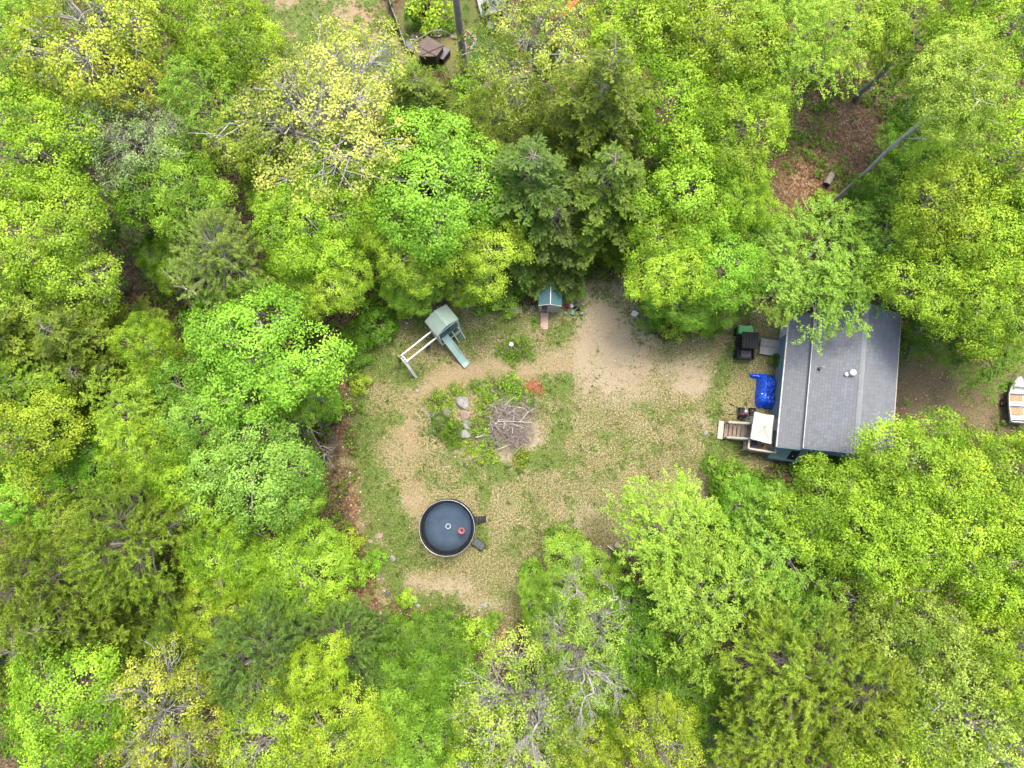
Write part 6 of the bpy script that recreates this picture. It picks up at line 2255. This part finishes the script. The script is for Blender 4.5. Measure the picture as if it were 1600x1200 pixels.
def poly_thing(name, label, cat, px_poly, z, wall_mat, roof_mat, th=.08, ov=.0, slope=None):
    """small building: walls under a flat or tilted roof whose outline is read at height z"""
    pts = [Vector((*P(a, b_, z), 0)) for a, b_ in px_poly]
    c_ = sum(pts, Vector()) / len(pts)
    g0 = g1(c_.x, c_.y)
    o = thing(name, label, cat, (c_.x, c_.y, g0), 0)
    loc = [(p - c_) for p in pts]
    zz = [z - g0 + (slope(p) if slope else 0) for p in loc]
    n_ = len(loc)
    cc_ = sum((loc[i].x * loc[(i + 1) % n_].y - loc[(i + 1) % n_].x * loc[i].y) for i in range(n_))
    if cc_ < 0:
        loc, zz = loc[::-1], zz[::-1]
    MB().slab([(p.x, p.y, q) for p, q in zip(loc, zz)], th).build("roof", roof_mat, o)
    inn = [p * .9 for p in loc]
    for i in range(n_):
        a, b_ = inn[i], inn[(i + 1) % n_]
        za, zb = zz[i] - th - .004, zz[(i + 1) % n_] - th - .004
        MB().slab([(a.x, a.y, -.1), (b_.x, b_.y, -.1), (b_.x, b_.y, zb), (a.x, a.y, za)], .04).build("wall", wall_mat, o)
    return o, loc, zz


sh1, l1, z1 = poly_thing("shelter", "dark brown wooden shelter with a flat roof in the neighbour's yard", "shelter", [(668, 56), (694, 71), (682, 88), (655, 88), (650, 71)], 1.9, BROWN, simple("brown_roofing", (.15, .115, .1), .85, var=.2, scale=4))
MB().bar((l1[0].x * .98, l1[0].y * .98, z1[0] + .03), (l1[2].x * .98, l1[2].y * .98, z1[2] + .03), .06, .05).build("roof_batten", BROWN, sh1)
MB().bar((l1[1].x * .98, l1[1].y * .98, z1[1] + .03), (l1[3].x * .98, l1[3].y * .98, z1[3] + .03), .06, .05).build("roof_batten", BROWN, sh1)
b1, l2, z2 = poly_thing("storage_box", "grey topped dark storage box right of the brown shelter", "box", [(694, 74), (704, 77), (692, 93), (681, 88)], 1.1, simple("dark_brown_wood", (.04, .03, .025), .8), simple("grey_lid", (.19, .18, .18), .8, var=.15))
b2, l3, z3 = poly_thing("storage_box", "narrow grey box against the board fence", "box", [(634, 64), (643, 64), (646, 79), (637, 80)], 1.0, simple("dark_wood", (.06, .05, .045), .8), simple("grey_box_lid", (.16, .16, .16), .8, var=.15))

# fire ring and stones edging the neighbour's patio
x, y = P(685, 56, .1)
fr = thing("fire_ring", "round pale stone fire ring behind the brown shelter", "fire ring", (x, y, g1(x, y)), 0)
for i in range(9):
    a = 2 * math.pi * i / 9
    MB().box((.3 * math.cos(a), .3 * math.sin(a), .1), (.16, .2, .2), rz=a, bevel=.03).build("stone", CONC, fr)
MB().lathe((0, 0, .0), [(.24, .0), (.22, .05), (0, .06)], 12).build("ash", simple("ash", (.08, .075, .07), .95), fr)
NG = "stones edging the neighbour's patio"
side_words = ["first", "second", "third", "fourth", "fifth", "sixth", "seventh", "eighth", "ninth", "tenth", "eleventh", "twelfth", "thirteenth"]
for i in range(13):
    t = i / 12
    px = 645 + 68 * t
    py = 60 - 10 * math.sin(t * math.pi) + (2 if i % 2 else -1)
    rock(px, py, .55 + .3 * random.random(), .5, .35, random.uniform(0, 3), ROCKB if i % 3 else ROCKM, side_words[i] + " edging stone from the board fence along the patio", name="edging_stone", group=NG)
for i in range(10):
    a = i * .63
    rock(733 + 8 * math.cos(a), 62 + 13 * math.sin(a), .5, .45, .3, a, CONC if i % 2 else PAVER, side_words[i] + " stone clockwise round the pine trunk's stone heap", name="heap_stone", group="stones heaped by the pine trunk")

# neighbour's deck corner with a grill
dpts = [P(752, 29, .6), P(786, 18, .6), P(800, -40, .6), P(735, -40, .6)]
c_ = Vector((sum(p[0] for p in dpts) / 4, sum(p[1] for p in dpts) / 4, 0))
nd_ = thing("neighbour_deck", "pale grey deck corner at the top edge of the picture", "deck", (c_.x, c_.y, g1(c_.x, c_.y)), 0)
p0, p1, p2, p3 = [Vector((p[0] - c_.x, p[1] - c_.y, .6)) for p in dpts]
for i in range(12):
    t0, t1 = i / 12, (i + .94) / 12
    MB().slab([p0.lerp(p3, t0), p1.lerp(p2, t0), p1.lerp(p2, t1), p0.lerp(p3, t1)], .04).build("plank", CONC, nd_)
for p in (p0, p1):
    MB().box((p.x * .95, p.y * .95, .26), (.12, .12, .6)).build("post", GREYW, nd_)
gx1, gy1 = P(758, 14, 1.3)
gr = thing("grill", "black round grill with its lid, on the neighbour's deck", "grill", (gx1, gy1, .62 + g1(c_.x, c_.y)), 0)
MB().lathe((0, 0, .45), [(0, 0), (.22, .06), (.3, .22), (.3, .26)], 18).build("bowl", BLACKP, gr, smooth=True)
MB().lathe((0, 0, .71), [(.31, 0), (.29, .12), (.16, .22), (0, .24)], 18).build("lid", BLACKP, gr, smooth=True)
for i in range(3):
    a = i * 2.094
    MB().tube([(.12 * math.cos(a), .12 * math.sin(a), .5), (.32 * math.cos(a), .32 * math.sin(a), 0)], .015, 6).build("leg", DARKM, gr)
gx1, gy1 = P(767, 6, .9)
tb = thing("patio_table", "dark grey square patio table on the neighbour's deck", "table", (gx1 + .5, gy1 + .3, .62 + g1(c_.x, c_.y)), R(15))
MB().box((0, 0, .7), (1.1, 1.0, .04), bevel=.01).build("table_top", simple("slate_table", (.16, .18, .2), .5, var=.2), tb)
for a in (-.45, .45):
    for b_ in (-.4, .4):
        MB().box((a, b_, .34), (.05, .05, .68)).build("leg", DARKM, tb)
x, y = P(767, 40, .5)
cb = thing("garden_cart", "small dark garden cart beside the neighbour's deck", "cart", (x, y, g1(x, y)), R(10))
b = MB()
b.box((0, 0, .4), (.5, .95, .05))
for s_ in (-1, 1):
    b.box((s_ * .25, 0, .52), (.03, .95, .22))
    b.box((0, s_ * .47, .52), (.5, .03, .22))
b.build("tray", simple("cart_grey", (.12, .14, .17), .5), cb)
for s_ in (-1, 1):
    MB().tube([(s_ * .28, -.25, .2), (s_ * .34, -.25, .2)], .2, 14).build("wheel", RUBBER, cb)
MB().tube([(-.2, .48, .5), (-.18, .9, .75), (.18, .9, .75), (.2, .48, .5)], .018, 6).build("handle", DARKM, cb)

# red canoe upturned near the top edge
x, y = P(884, 10, .4)
cn = thing("canoe", "orange red canoe lying upturned at the top edge", "canoe", (x, y, g1(x, y)), R(40))
vs, fs = [], []
st = 12
for i in range(st + 1):
    t = i / st
    yx = -1.9 + 3.8 * t
    hf = max(.02, .4 * (1 - abs(2 * t - 1) ** 2.2))
    hz_ = .36 + .1 * abs(2 * t - 1) ** 2
    vs += [(yx, -hf, .02), (yx, -hf * .85, hz_ * .6), (yx, 0, hz_ if 0 < i < st else hz_ * .8), (yx, hf * .85, hz_ * .6), (yx, hf, .02)]
for i in range(st):
    for k_ in range(4):
        fs.append((i * 5 + k_, i * 5 + k_ + 1, i * 5 + k_ + 6, i * 5 + k_ + 5))
cmat = simple("orange_red_hull", (.5, .1, .05), .35, var=.1)
hl_ = MB().add(vs, fs).build("hull", cmat, cn, smooth=True)
MB().tube([(-1.8, 0, .4), (0, 0, .37), (1.8, 0, .4)], .02, 6).build("keel", cmat, cn)
